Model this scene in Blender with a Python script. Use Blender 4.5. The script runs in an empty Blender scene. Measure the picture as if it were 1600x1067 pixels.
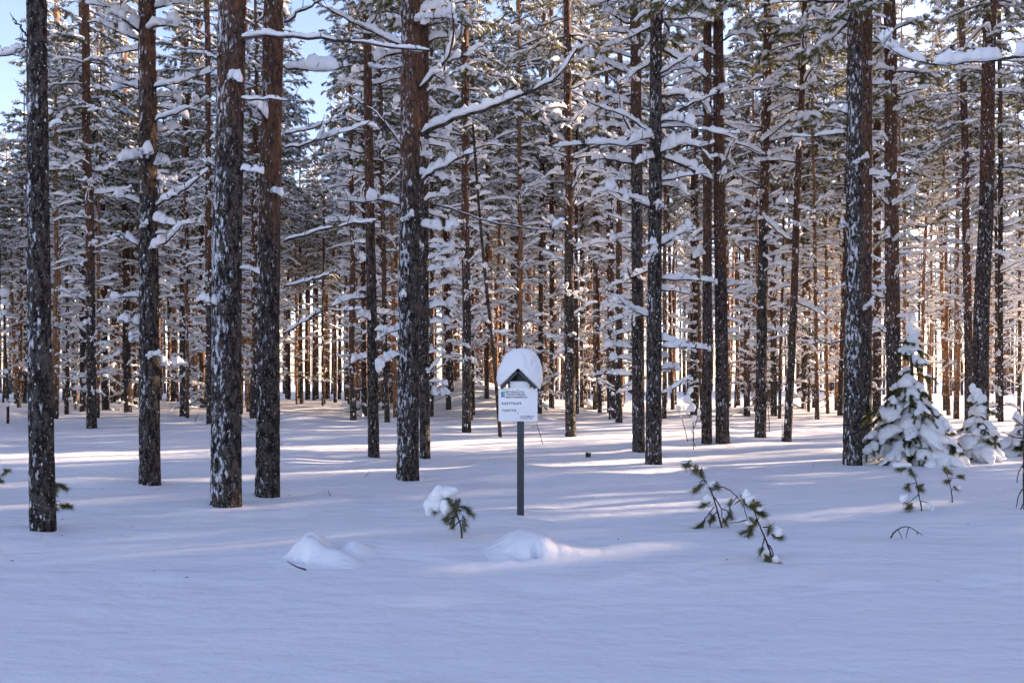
import bpy, math, random
import numpy as np
from mathutils import Vector, Matrix, Euler

# ------------------------------------------------------------------ camera, sky, sun, exposure
F, CX, HY, EYE = 1244.0, 800.0, 594.0, 1.40      # focal length (px of a 1600 px frame), centre column, horizon row, eye height
SUN_AZ, SUN_EL = 68.0, 13.0                      # degrees clockwise from the view direction (+Y), degrees up
sc = bpy.context.scene
col = sc.collection
cd = bpy.data.cameras.new('camera'); cam = bpy.data.objects.new('camera', cd); col.objects.link(cam)
cam.location = (0, 0, EYE); cam.rotation_euler = (math.radians(90), 0, 0)
cd.lens = F / 1600 * 36; cd.sensor_width = 36; cd.sensor_fit = 'HORIZONTAL'
cd.shift_y = (HY - 533.5) / 1600; cd.clip_end = 5000
sc.camera = cam
w = bpy.data.worlds.new('World'); sc.world = w; w.use_nodes = True
sky = w.node_tree.nodes.new('ShaderNodeTexSky'); sky.sky_type = 'NISHITA'; sky.sun_disc = False
sky.sun_elevation = math.radians(SUN_EL); sky.sun_rotation = math.radians(SUN_AZ)
sky.air_density = 0.85; sky.dust_density = 0.5; sky.ozone_density = 1.0
bg = w.node_tree.nodes['Background']; bg.inputs['Strength'].default_value = 0.105
w.node_tree.links.new(sky.outputs[0], bg.inputs[0])
ld = bpy.data.lights.new('sun', 'SUN'); ld.energy = 5.0; ld.angle = math.radians(0.5); ld.color = (1.0, 0.82, 0.54)
sun = bpy.data.objects.new('sun', ld); col.objects.link(sun)
_a, _e = math.radians(SUN_AZ), math.radians(SUN_EL)
S = Vector((math.sin(_a) * math.cos(_e), math.cos(_a) * math.cos(_e), math.sin(_e)))
sun.rotation_euler = (-S).to_track_quat('-Z', 'Y').to_euler()
sc.view_settings.view_transform = 'Standard'; sc.view_settings.look = 'None'
sc.view_settings.gamma = 1.0; sc.view_settings.exposure = 2.26
sc.view_settings.use_white_balance = True
sc.view_settings.white_balance_temperature = 6600; sc.view_settings.white_balance_tint = 30
sc.cycles.max_bounces = 7; sc.cycles.diffuse_bounces = 5; sc.cycles.transmission_bounces = 3; sc.cycles.glossy_bounces = 1
sc.cycles.use_denoising = True; sc.cycles.use_adaptive_sampling = True; sc.cycles.adaptive_threshold = 0.03
random.seed(7); RNG = np.random.default_rng(11)

# ------------------------------------------------------------------ noise
def _h2(i, j, s): 
    v = np.sin(i * 127.1 + j * 311.7 + s * 74.7) * 43758.5453
    return v - np.floor(v)
def vn2(x, y, s=0):
    x = np.asarray(x, float); y = np.asarray(y, float)
    i, j = np.floor(x), np.floor(y); u, v = x - i, y - j
    u = u * u * (3 - 2 * u); v = v * v * (3 - 2 * v)
    return ((_h2(i, j, s) * (1 - u) + _h2(i + 1, j, s) * u) * (1 - v) + (_h2(i, j + 1, s) * (1 - u) + _h2(i + 1, j + 1, s) * u) * v)
def sst(a, b, x): 
    t = np.clip((x - a) / (b - a), 0, 1); return t * t * (3 - 2 * t)

BUMPS = [(-1.9, 37.5, 1.35, 2.9, 4.5), (-4.6, 41.0, .35, 3.0, 3.0), (1.5, 44, .35, 4.0, 4.0), (-9.5, 37, .22, 2.0, 1.2), (6.5, 33, .15, 2.2, 1.2),
         (-1.1, 6.85, .05, .9, .35), (10.2, 36, .20, 1.0, .8), (4.9, 19, .07, 1.6, .7), (-6.0, 20, .10, 1.8, .9), (0.55, 7.75, -.03, .5, .3), (2.6, 6.9, .05, .8, .3)]
_b = random.Random(5)
for _k in range(70):
    _y = _b.uniform(11, 58); BUMPS.append((_b.uniform(-.7, .7) * _y, _y, _b.uniform(.04, .13) * (1 if _y < 25 else 1.5), _b.uniform(.5, 1.4), _b.uniform(.35, .8)))
for _k in range(150):   # dimples and clods where snow has dropped from the boughs
    _y = _b.uniform(5.5, 17); _s = _b.uniform(.10, .24); BUMPS.append((_b.uniform(-.66, .66) * _y, _y, _b.choice([-1, -1, 1]) * _b.uniform(.012, .032), _s, _s * _b.uniform(.6, 1.0)))
def H(x, y):
    x = np.asarray(x, float); y = np.asarray(y, float)
    z = .16 * (vn2(x / 9 + 3.1, y / 7 + 1.7, 1) - .5) + .085 * (vn2(x / 3.2, y / 2.0, 2) - .5) + .03 * (vn2(x / 1.1, y / .6, 3) - .5)
    z = z * np.clip((np.hypot(x, y) - 2) / 5 + .35, .35, 1)
    for bx, by, a, sx, sy in BUMPS: z = z + a * np.exp(-((x - bx) / sx) ** 2 - ((y - by) / sy) ** 2)
    return z
def ground_at(px, py):
    d = EYE * F / (py - HY)
    for _ in range(6):
        d = .5 * d + .5 * (EYE - float(H((px - CX) / F * d, d))) * F / (py - HY)
    x = (px - CX) / F * d
    return x, d, float(H(x, d))
def at(px, py, d): return np.array([(px - CX) / F * d, d, EYE + (HY - py) / F * d])

# ------------------------------------------------------------------ mesh buffers
class Buf:
    def __init__(s): s.v = []; s.q = []; s.t = []; s.n = 0
    def add(s, v, q=None, t=None):
        if q is not None and len(q): s.q.append(np.asarray(q, np.int64) + s.n)
        if t is not None and len(t): s.t.append(np.asarray(t, np.int64) + s.n)
        s.v.append(np.asarray(v, float)); s.n += len(v)
    def arrays(s):
        V = np.concatenate(s.v) if s.v else np.zeros((0, 3))
        Q = np.concatenate(s.q) if s.q else np.zeros((0, 4), np.int64)
        T = np.concatenate(s.t) if s.t else np.zeros((0, 3), np.int64)
        return V, Q, T
    def put(s, arr, M):
        V, Q, T = arr
        if len(V): s.add(V @ M[:3, :3].T + M[:3, 3], Q, T)
    def mesh(s, name, mat):
        V, Q, T = s.arrays(); me = bpy.data.meshes.new(name)
        me.vertices.add(len(V)); me.vertices.foreach_set('co', V.astype(np.float32).ravel())
        me.loops.add(Q.size + T.size); me.loops.foreach_set('vertex_index', np.concatenate([Q.ravel(), T.ravel()]).astype(np.int32))
        me.polygons.add(len(Q) + len(T))
        me.polygons.foreach_set('loop_start', np.concatenate([np.arange(len(Q)) * 4, Q.size + np.arange(len(T)) * 3]).astype(np.int32))
        me.update(calc_edges=True); me.materials.append(mat); return me
def link(name, me, parent=None):
    o = bpy.data.objects.new(name, me); col.objects.link(o)
    if parent: o.parent = parent
    return o
def tag(o, label=None, cat=None, group=None, kind=None):
    if label: o['label'] = label
    if cat: o['category'] = cat
    if group: o['group'] = group
    if kind: o['kind'] = kind
    return o
def empty(name, loc): 
    o = bpy.data.objects.new(name, None); col.objects.link(o); o.location = loc; o.empty_display_size = .2; return o

def frames(P):
    T = np.gradient(P, axis=0); T /= np.linalg.norm(T, axis=1)[:, None] + 1e-9
    up = np.array([0, 0, 1.0]); Sd = np.cross(T, up); n = np.linalg.norm(Sd, axis=1)
    Sd[n < .15] = np.cross(T[n < .15], np.array([.3, 1, 0])); Sd /= np.linalg.norm(Sd, axis=1)[:, None] + 1e-9
    return T, Sd, np.cross(Sd, T)
def ringfaces(n, k):
    i = np.arange(n - 1)[:, None] * k; j = np.arange(k)[None, :]; j2 = (j + 1) % k
    return np.stack([i + j, i + j2, i + k + j2, i + k + j], -1).reshape(-1, 4)
def tube(b, P, R, k=5):
    P = np.asarray(P, float); R = np.broadcast_to(np.asarray(R, float), (len(P),)); n = len(P)
    T, Sd, U = frames(P); a = np.arange(k) * 2 * math.pi / k
    V = P[:, None] + R[:, None, None] * (np.cos(a)[None, :, None] * Sd[:, None] + np.sin(a)[None, :, None] * U[:, None])
    V = np.concatenate([V.reshape(-1, 3), P[:1], P[-1:]]); j = np.arange(k)
    c0 = np.stack([np.full(k, n * k), (j + 1) % k, j], -1); c1 = np.stack([np.full(k, n * k + 1), (n - 1) * k + j, (n - 1) * k + (j + 1) % k], -1)
    b.add(V, ringfaces(n, k), np.concatenate([c0, c1]))
def resample(P, n):
    P = np.asarray(P, float); s = np.concatenate([[0], np.cumsum(np.linalg.norm(np.diff(P, axis=0), axis=1))]); u = np.linspace(0, s[-1], n)
    return np.stack([np.interp(u, s, P[:, c]) for c in range(3)], -1)
def smooth(P, n):
    P = resample(P, max(n, 6))
    for _ in range(3): P[1:-1] = .25 * P[:-2] + .5 * P[1:-1] + .25 * P[2:]
    return P
def snow_sweep(b, P, wd, ht, r, k=7, lump=.28, sink=.0, under=.3, step=None):
    """A pillow of snow lying along the polyline P."""
    L = np.linalg.norm(np.diff(P, axis=0), axis=1).sum()
    n = max(5, int(L / (step or max(wd * .85, .02))) + 3); P = resample(P, n)
    t = np.linspace(-1, 1, n); prof = np.power(np.clip(1 - np.abs(t) ** 5, 0, 1), .5); prof[0] = prof[-1] = .12
    e = np.clip(wd / max(L, .01) * .8, 0, .4)
    nz = 1 + lump * (r.random(n) * 2 - 1); nz = np.convolve(np.pad(nz, 1, 'edge'), [.25, .5, .25], 'valid') ** 1.5
    nh = 1 + lump * 1.3 * (r.random(n) * 2 - 1); nh = np.convolve(np.pad(nh, 1, 'edge'), [.2, .6, .2], 'valid')
    lo = vn2(np.linspace(0, L / .17, n) + r.random() * 50, np.zeros(n) + r.random() * 50, 61); nh = nh * (.55 + .95 * lo); nz = nz * (.75 + .5 * lo)
    T, Sd, U = frames(P); U = np.array([0, 0, 1.0])[None] * .75 + U * .25
    a = np.arange(k) * 2 * math.pi / k + .3
    c, s_ = np.cos(a), np.sin(a); s_ = np.where(s_ > 0, s_, s_ * under)
    jit = 1 + .16 * (r.random((n, k)) * 2 - 1)
    V = P[:, None] + (wd * prof * nz)[:, None, None] * (c[None] * jit)[..., None] * Sd[:, None] + (ht * prof * nh)[:, None, None] * (s_[None] * jit)[..., None] * U[:, None]
    V[..., 2] -= sink
    V = np.concatenate([V.reshape(-1, 3), P[:1], P[-1:]]); j = np.arange(k)
    c0 = np.stack([np.full(k, n * k), (j + 1) % k, j], -1); c1 = np.stack([np.full(k, n * k + 1), (n - 1) * k + j, (n - 1) * k + (j + 1) % k], -1)
    b.add(V, ringfaces(n, k), np.concatenate([c0, c1]))
def _ico(sub):
    import bmesh
    bm = bmesh.new(); bmesh.ops.create_icosphere(bm, subdivisions=sub, radius=1)
    v = np.array([x.co[:] for x in bm.verts]); f = np.array([[x.index for x in q.verts] for q in bm.faces]); bm.free(); return v, f
ICO1, ICO2, ICO3 = _ico(1), _ico(2), _ico(3)
def blob(b, c, s, r, ico=ICO1, jit=.18, flat=.45):
    v, f = ico; V = v * (1 + jit * (r.random(len(v)) * 2 - 1))[:, None]
    V = V.copy(); V[:, 2] = np.where(V[:, 2] < 0, V[:, 2] * flat, V[:, 2])
    b.add(V * np.asarray(s) + np.asarray(c), t=f)
def unit(v): v = np.asarray(v, float); return v / (np.linalg.norm(v) + 1e-9)
def tuft(b, p, d, r, n=10, L=.07, wd=.006, spread=.8, back=.06):
    """A brush of pine needles around a shoot that ends at p, heading d."""
    d = unit(d); a = unit(np.cross(d, [.3, .2, 1])); c = np.cross(d, a)
    th = r.random(n) * 6.283; sp = spread * (.45 + .55 * r.random(n)); ln = L * (.7 + .5 * r.random(n))
    D = d[None] * np.cos(sp)[:, None] + (a[None] * np.cos(th)[:, None] + c[None] * np.sin(th)[:, None]) * np.sin(sp)[:, None]
    O = np.asarray(p)[None] - d[None] * (r.random(n) * back)[:, None]
    W = np.cross(D, r.normal(size=(n, 3))); W /= np.linalg.norm(W, axis=1)[:, None] + 1e-9
    V = np.stack([O - W * wd / 2, O + W * wd / 2, O + D * ln[:, None]], 1).reshape(-1, 3)
    b.add(V, t=np.arange(3 * n).reshape(-1, 3))
def Rz(a): c, s = math.cos(a), math.sin(a); return np.array([[c, -s, 0], [s, c, 0], [0, 0, 1.0]])
def Ry(a): c, s = math.cos(a), math.sin(a); return np.array([[c, 0, s], [0, 1.0, 0], [-s, 0, c]])
def M4(R, t, s=1.0): m = np.eye(4); m[:3, :3] = R * s; m[:3, 3] = t; return m

# ------------------------------------------------------------------ materials
def new_mat(name):
    m = bpy.data.materials.new(name); m.use_nodes = True; nt = m.node_tree; nt.nodes.clear()
    return m, nt, nt.nodes.new('ShaderNodeOutputMaterial')
def N(nt, t, **kw):
    n = nt.nodes.new(t)
    for k, v in kw.items():
        if k == 'ins':
            for a, x in v.items():
                if hasattr(x, 'is_output'): nt.links.new(x, n.inputs[a])
                else: n.inputs[a].default_value = x
        else: setattr(n, k, v)
    return n
def math_(nt, op, a, b=0.0, c=None):
    n = N(nt, 'ShaderNodeMath', operation=op, ins={0: a, 1: b}); 
    if c is not None: n.inputs[2].default_value = c
    return n.outputs[0]
def mixc(nt, f, a, b):
    n = N(nt, 'ShaderNodeMix', data_type='RGBA', ins={'Factor': f}); 
    for s, x in ((6, a), (7, b)):
        if hasattr(x, 'is_output'): nt.links.new(x, n.inputs[s])
        else: n.inputs[s].default_value = (*x, 1)
    return n.outputs[2]
def ramp(nt, x, lo, hi): return N(nt, 'ShaderNodeMapRange', interpolation_type='SMOOTHSTEP', ins={0: x, 1: lo, 2: hi, 3: 0.0, 4: 1.0}).outputs[0]
def noise(nt, vec, scale, detail=3.0, rough=.55): return N(nt, 'ShaderNodeTexNoise', ins={'Vector': vec, 'Scale': scale, 'Detail': detail, 'Roughness': rough}).outputs[0]

def mat_ground():
    m, nt, out = new_mat('ground_snow'); g = N(nt, 'ShaderNodeNewGeometry').outputs['Position']
    st = N(nt, 'ShaderNodeVectorMath', operation='MULTIPLY', ins={0: g, 1: (1.0, 1.9, 1.0)}).outputs[0]
    h = math_(nt, 'ADD', math_(nt, 'MULTIPLY', noise(nt, st, 2.6, 4, .5), .05), math_(nt, 'ADD', math_(nt, 'MULTIPLY', noise(nt, g, 9, 4, .6), .013), math_(nt, 'MULTIPLY', noise(nt, g, 120, 3, .7), .0035)))
    bmp = N(nt, 'ShaderNodeBump', ins={'Height': h, 'Strength': .85, 'Distance': 1.0})
    sp = N(nt, 'ShaderNodeTexVoronoi', ins={'Vector': g, 'Scale': 55.0})
    gl = N(nt, 'ShaderNodeMapRange', ins={0: sp.outputs['Distance'], 1: .03, 2: .07, 3: .16, 4: .62})
    c = mixc(nt, noise(nt, g, .8, 3), (.70, .715, .75), (.76, .77, .79))
    p = N(nt, 'ShaderNodeBsdfPrincipled', ins={'Base Color': c, 'Roughness': gl.outputs[0], 'Normal': bmp.outputs[0]}); p.inputs['Specular IOR Level'].default_value = .18
    nt.links.new(p.outputs[0], out.inputs[0]); return m
def mat_snow():
    m, nt, out = new_mat('snow'); g = N(nt, 'ShaderNodeTexCoord').outputs['Object']
    bmp = N(nt, 'ShaderNodeBump', ins={'Height': noise(nt, g, 30, 3), 'Strength': .35, 'Distance': .03})
    d = N(nt, 'ShaderNodeBsdfDiffuse', ins={'Color': (.90, .905, .92, 1), 'Normal': bmp.outputs[0]})
    t = N(nt, 'ShaderNodeBsdfTranslucent', ins={'Color': (.86, .85, .84, 1)})
    x = N(nt, 'ShaderNodeMixShader', ins={0: .22, 1: d.outputs[0], 2: t.outputs[0]}); nt.links.new(x.outputs[0], out.inputs[0]); return m
def mat_bark():
    m, nt, out = new_mat('pine_bark'); tc = N(nt, 'ShaderNodeTexCoord').outputs['Object']
    geo = N(nt, 'ShaderNodeNewGeometry'); rnd = N(nt, 'ShaderNodeObjectInfo').outputs['Random']
    off = N(nt, 'ShaderNodeVectorMath', operation='ADD', ins={0: tc, 1: N(nt, 'ShaderNodeCombineXYZ', ins={2: math_(nt, 'MULTIPLY', rnd, 37.0)}).outputs[0]}).outputs[0]
    st = N(nt, 'ShaderNodeVectorMath', operation='MULTIPLY', ins={0: off, 1: (1, 1, .38)}).outputs[0]
    z = N(nt, 'ShaderNodeSeparateXYZ', ins={0: tc}).outputs[2]
    red = N(nt, 'ShaderNodeAttribute', attribute_type='OBJECT', attribute_name='red_from').outputs['Fac']
    fr = N(nt, 'ShaderNodeAttribute', attribute_type='OBJECT', attribute_name='frost').outputs['Fac']
    up = ramp(nt, math_(nt, 'ADD', math_(nt, 'SUBTRACT', z, red), math_(nt, 'MULTIPLY', math_(nt, 'SUBTRACT', noise(nt, off, 1.6, 4), .5), 5.0)), -.9, 1.3)
    pl = noise(nt, st, 24, 5, .62); fine = noise(nt, off, 90, 3, .6)
    low = mixc(nt, ramp(nt, pl, .42, .62), (.016, .012, .011), (.088, .072, .064))
    low = mixc(nt, ramp(nt, noise(nt, off, 38, 3), .60, .68), low, (.21, .21, .18))
    hi = mixc(nt, ramp(nt, pl, .38, .62), (.042, .024, .019), (.150, .076, .046))
    hi = mixc(nt, ramp(nt, fine, .5, .75), hi, (.17, .10, .065))
    hg = mixc(nt, ramp(nt, pl, .38, .62), (.17, .080, .036), (.44, .225, .105))  # sunlit gold put into the bark colour of far stems
    hi = mixc(nt, ramp(nt, red, 1.6, .4), hi, hg)
    c = mixc(nt, up, low, hi)
    wind = N(nt, 'ShaderNodeVectorMath', operation='DOT_PRODUCT', ins={0: geo.outputs['Normal'], 1: (-.62, -.78, .05)}).outputs['Value']
    sn = math_(nt, 'ADD', math_(nt, 'MULTIPLY', noise(nt, st, 27, 4, .62), 1.0), math_(nt, 'MULTIPLY', math_(nt, 'MULTIPLY', wind, fr), .13))
    sn = math_(nt, 'ADD', sn, math_(nt, 'MULTIPLY', math_(nt, 'SUBTRACT', noise(nt, off, 2.2, 2), .5), .28))
    sn = math_(nt, 'ADD', sn, math_(nt, 'MULTIPLY', math_(nt, 'SUBTRACT', pl, .5), -.30))
    sf = ramp(nt, sn, .648, .76); c = mixc(nt, sf, c, (.68, .69, .74))
    hgt = math_(nt, 'ADD', math_(nt, 'MULTIPLY', pl, 1.0), math_(nt, 'ADD', math_(nt, 'MULTIPLY', fine, .25), math_(nt, 'MULTIPLY', sf, .5)))
    bmp = N(nt, 'ShaderNodeBump', ins={'Height': hgt, 'Strength': 1.0, 'Distance': .045})
    p = N(nt, 'ShaderNodeBsdfPrincipled', ins={'Base Color': c, 'Roughness': .92, 'Normal': bmp.outputs[0]}); p.inputs['Specular IOR Level'].default_value = .12
    nt.links.new(p.outputs[0], out.inputs[0]); return m
def mat_branch():
    m, nt, out = new_mat('branch_bark'); tc = N(nt, 'ShaderNodeTexCoord').outputs['Object']
    c = mixc(nt, ramp(nt, noise(nt, tc, 14, 4), .4, .65), (.030, .023, .020), (.105, .075, .058))
    p = N(nt, 'ShaderNodeBsdfPrincipled', ins={'Base Color': c, 'Roughness': .9, 'Normal': N(nt, 'ShaderNodeBump', ins={'Height': noise(nt, tc, 80, 3), 'Strength': .5, 'Distance': .01}).outputs[0]})
    p.inputs['Specular IOR Level'].default_value = .1; nt.links.new(p.outputs[0], out.inputs[0]); return m
def mat_needles(name, a, b):
    m, nt, out = new_mat(name); tc = N(nt, 'ShaderNodeTexCoord').outputs['Object']
    c = mixc(nt, ramp(nt, noise(nt, tc, 3.0, 3), .35, .65), a, b)
    d = N(nt, 'ShaderNodeBsdfDiffuse', ins={'Color': c}); t = N(nt, 'ShaderNodeBsdfTranslucent', ins={'Color': mixc(nt, .5, c, (.30, .27, .08))})
    x = N(nt, 'ShaderNodeMixShader', ins={0: .42, 1: d.outputs[0], 2: t.outputs[0]}); nt.links.new(x.outputs[0], out.inputs[0]); return m
def mat_plain(name, c, rough=.6, var=.15, scale=20, spec=.3):
    m, nt, out = new_mat(name); tc = N(nt, 'ShaderNodeTexCoord').outputs['Object']
    c2 = tuple(x * (1 - var) for x in c); cc = mixc(nt, noise(nt, tc, scale, 4), c2, c)
    p = N(nt, 'ShaderNodeBsdfPrincipled', ins={'Base Color': cc, 'Roughness': rough, 'Normal': N(nt, 'ShaderNodeBump', ins={'Height': noise(nt, tc, scale * 4, 3), 'Strength': .2, 'Distance': .004}).outputs[0]})
    p.inputs['Specular IOR Level'].default_value = spec; nt.links.new(p.outputs[0], out.inputs[0]); return m
GROUND, SNOW, BARK, BRANCH = mat_ground(), mat_snow(), mat_bark(), mat_branch()
NEEDLE = mat_needles('pine_needles', (.075, .085, .038), (.175, .160, .072))
SPRUCE = mat_needles('spruce_needles', (.022, .042, .016), (.055, .080, .030))

# ------------------------------------------------------------------ the snow-covered ground, one sheet to the horizon
def build_ground():
    n = 400
    u = np.linspace(-1, 1, n); x = 2.6 * np.sinh(u * math.asinh(1800 / 2.6))
    v0, v1 = -math.asinh(70 / 3.4), math.asinh(2600 / 3.4)
    y = 6.2 + 3.4 * np.sinh(np.linspace(v0, v1, n + 60))
    X, Y = np.meshgrid(x, y); Z = H(X, Y); m = len(y)
    i = np.arange(m - 1)[:, None] * n; j = np.arange(n - 1)[None]
    b = Buf(); b.add(np.stack([X, Y, Z], -1).reshape(-1, 3), np.stack([i + j, i + j + 1, i + n + j + 1, i + n + j], -1).reshape(-1, 4))
    tag(link('ground', b.mesh('ground', GROUND)), 'undulating untrodden snow covering the forest floor', None, None, 'structure')
for _px, _py in ((68, 826), (234, 755), (353, 787), (418, 773), (637, 747), (664, 715), (584, 713), (998, 705), (1021, 725), (1332, 725), (813, 805)):
    _x, _d, _z = ground_at(_px, _py); BUMPS += [(_x - .12, _d - .12, .035, .30, .24), (_x + .34, _d - .05, -.03, .22, .2)]
build_ground()

# ------------------------------------------------------------------ branch pool (local x = outwards, z = up); each entry is (wood, needles, snow) arrays
def path(r, L, p0, bend, n=9, wig=.05):
    P = np.zeros((n, 3)); yaw = 0.0
    for i in range(1, n):
        t = i / (n - 1); p = p0 + bend(t) + r.normal() * wig; yaw += r.normal() * wig * 1.6
        P[i] = P[i - 1] + L / (n - 1) * np.array([math.cos(p) * math.cos(yaw), math.cos(p) * math.sin(yaw), math.sin(p)])
    return P
def dead_branch(r, L, fine=False):
    wd, sn = Buf(), Buf(); k = 6 if fine else 4
    a = r.uniform(-.9, .9); P = path(r, L, r.uniform(-.05, .35), lambda t: a * t * .8 - .25 * t, 9 if not fine else 12, .09)
    r0 = .012 + .012 * L; R = np.linspace(r0, .003, len(P)); tube(wd, P, R, k)
    def cover(Q, rr, w0, h0):
        n = len(Q); s = 0.02 + (r.random() * .1)
        while s < .95:
            e = min(1.0, s + r.uniform(.35, .95)); A = resample(Q, 40)[int(s * 39):max(int(e * 39), int(s * 39) + 4)]
            if len(A) > 3:
                w_ = w0 * r.uniform(.75, 1.25); h_ = h0 * r.uniform(.7, 1.35)
                A = A + np.array([0, 0, rr * .55]); snow_sweep(sn, A, w_, h_, r, 8 if fine else 6, .34, .0, .10, .028 if fine else None)
            s = e + r.uniform(.0, .05)
    f = min(1.0, .55 + L * .35)
    cover(P, r0, (.050 if fine else .040) * f, (.108 if fine else .086) * f)
    for _ in range(int(r.integers(6, 11))):
        t = r.uniform(.2, .97); i = t * (len(P) - 1); b0 = P[int(i)] * (1 - i % 1) + P[min(int(i) + 1, len(P) - 1)] * (i % 1)
        l = L * r.uniform(.14, .38) * (1.15 - .6 * t); yaw = r.choice([-1, 1]) * r.uniform(.5, 1.1)
        pt = r.uniform(-.4, .7); Q = path(r, l, pt, lambda t: r.uniform(-.2, .2), 5, .14) @ Rz(yaw).T + b0
        tube(wd, Q, np.linspace(.008, .0032, 5), 3)
        if r.random() < .7 and pt < .3: cover(Q, .004, (.036 if fine else .030) * f, (.066 if fine else .056) * f)
    return wd.arrays(), Buf().arrays(), sn.arrays()
def live_branch(r, L, nd=1.0):
    wd, ne, sn = Buf(), Buf(), Buf()
    d1, d2 = r.uniform(.3, .7), r.uniform(.1, .55)
    P = path(r, L, r.uniform(.15, .4), lambda t: -d1 * math.sin(t * 2.6) + d2 * t * t, 10, .06)
    tube(wd, P, np.linspace(.012 + .009 * L, .004, 10), 4)
    snow_sweep(sn, P[:int(r.integers(6, 10))] + np.array([0, 0, .02]), .038, .058, r, 6, .35, 0, .15, .06)
    ns = int(6 + L * 3); sd = 1
    for q in range(ns):
        t = .22 + .78 * (q + r.random() * .7) / ns; i = min(t, .999) * 9; b0 = P[int(i)] * (1 - i % 1) + P[min(int(i) + 1, 9)] * (i % 1)
        sd = -sd; l = L * (.44 - .22 * t) * r.uniform(.7, 1.25); yaw = sd * r.uniform(.45, 1.0)
        if q == ns - 1: yaw = r.uniform(-.2, .2)
        Q = path(r, l, r.uniform(-.15, .35), lambda t: -.7 * t, 5, .12) @ Rz(yaw).T + b0
        tube(wd, Q, np.linspace(.008, .003, 5), 3)
        shoots = [Q]
        for _ in range(int(r.integers(2, 4))):
            i2 = int(r.integers(1, 4)); sh = path(r, l * r.uniform(.28, .5), r.uniform(-.5, .2), lambda t: -.5 * t, 3, .12) @ Rz(yaw + r.choice([-1, 1]) * r.uniform(.4, .9)).T + Q[i2]
            shoots.append(sh); tube(wd, sh, np.linspace(.004, .002, 3), 3)
        for sh in shoots:
            A = resample(sh, 6); D = np.gradient(A, axis=0)
            for p, d in zip(A[2:], D[2:]): tuft(ne, p - np.array([0, 0, .010]), d + np.array([0, 0, -.012]), r, int(9 * nd), .088, .0085, 1.05, .05)
            tuft(ne, A[-1], D[-1], r, int(8 * nd), .09, .0085, .6, .02)
            if r.random() < .70:
                s0 = r.uniform(0, .45); B = resample(sh, 20)[int(s0 * 19):]; ff = r.uniform(.75, 1.3)
                snow_sweep(sn, B + np.array([0, 0, .014]), .044 * ff, .052 * ff, r, 6, .4, 0, .25, .07)
    return wd.arrays(), ne.arrays(), sn.arrays()
rr = np.random.default_rng(3)
DEAD = [(dead_branch(rr, L), L) for L in (.35, .45, .6, .7, .8, .9, 1.0, 1.15, 1.3, 1.5, .75, 1.05)]
DEADF = [(dead_branch(rr, L, True), L) for L in (.3, .42, .55, .65, .75, .85, .95, 1.1, 1.25, 1.45, 1.7, .5, .9, 1.0)]
LIVE = [(live_branch(rr, L), L) for L in (.8, 1.0, 1.2, 1.4, 1.6, 1.8, 2.0, 2.2, 1.5, 1.7)]
def pick(pool, L, r):
    c = sorted(range(len(pool)), key=lambda i: abs(pool[i][1] - L))[:4]; return pool[c[int(r.integers(0, len(c)))]]

# ------------------------------------------------------------------ trunks
def trunk_mesh(r, r_base, r_vis, z_vis, top, k=14, dz=.35, relief=0.0, z_fine=0.0, crook=.05):
    """Tapered stem from below the snow to its top, with a flare at the foot, knots and (near ones) bark plates."""
    zs = [-.6]
    while zs[-1] < top: zs.append(zs[-1] + (dz if zs[-1] < z_fine else max(dz, .4)))
    z = np.array(zs); rad = np.where(z < z_vis, r_base + (r_vis - r_base) * np.clip(z, 0, None) / z_vis, r_vis + (.025 - r_vis) * np.clip((z - z_vis) / max(top - z_vis, .1), 0, 1))
    rad = rad * (1 + .10 * np.exp(-np.clip(z + .1, 0, None) / .22)); s = r.random() * 99
    cx_ = crook * (vn2(z / 2.8, z * 0 + s, 4) - vn2(np.zeros_like(z), z * 0 + s, 4)); cy_ = crook * (vn2(z / 2.8, z * 0 + s + 9, 5) - .5)
    a = np.arange(k) * 2 * math.pi / k; A, Z = np.meshgrid(a, z)
    R = rad[:, None] * (1 + .05 * (vn2(np.cos(A) * 1.3 + s, np.sin(A) * 1.3 + Z * .6, 6) - .5))
    if relief:
        q = A / (2 * math.pi); arc = q * round(2 * math.pi * r_base / .045); per = round(2 * math.pi * r_base / .045)
        def pn(sx, sz, sd):
            u = (arc * sx); m = max(per * sx, 1); w_ = np.clip((u / m - .8) / .2, 0, 1)
            return vn2(u, Z * sz + .7 * vn2(u * .7, Z * 3, sd + 5), sd) * (1 - w_) + vn2(u - m, Z * sz + .7 * vn2((u - m) * .7, Z * 3, sd + 5), sd) * w_
        low = 1 - .65 * sst(2.2, 4.2, Z)
        R = R + relief * low * (sst(.28, .5, pn(1, 9, 7)) - .6) + relief * .55 * (pn(2, 24, 8) - .5)
    V = np.stack([R * np.cos(A) + cx_[:, None], R * np.sin(A) + cy_[:, None], Z], -1).reshape(-1, 3)
    b = Buf(); n = len(z); V = np.concatenate([V, [[cx_[-1], cy_[-1], z[-1] + .02]]]); j = np.arange(k)
    b.add(V, ringfaces(n, k), np.stack([np.full(k, n * k), (n - 1) * k + j, (n - 1) * k + (j + 1) % k], -1))
    return b, (lambda zz: (float(np.interp(zz, z, rad)), float(np.interp(zz, z, cx_)), float(np.interp(zz, z, cy_))))
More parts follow.
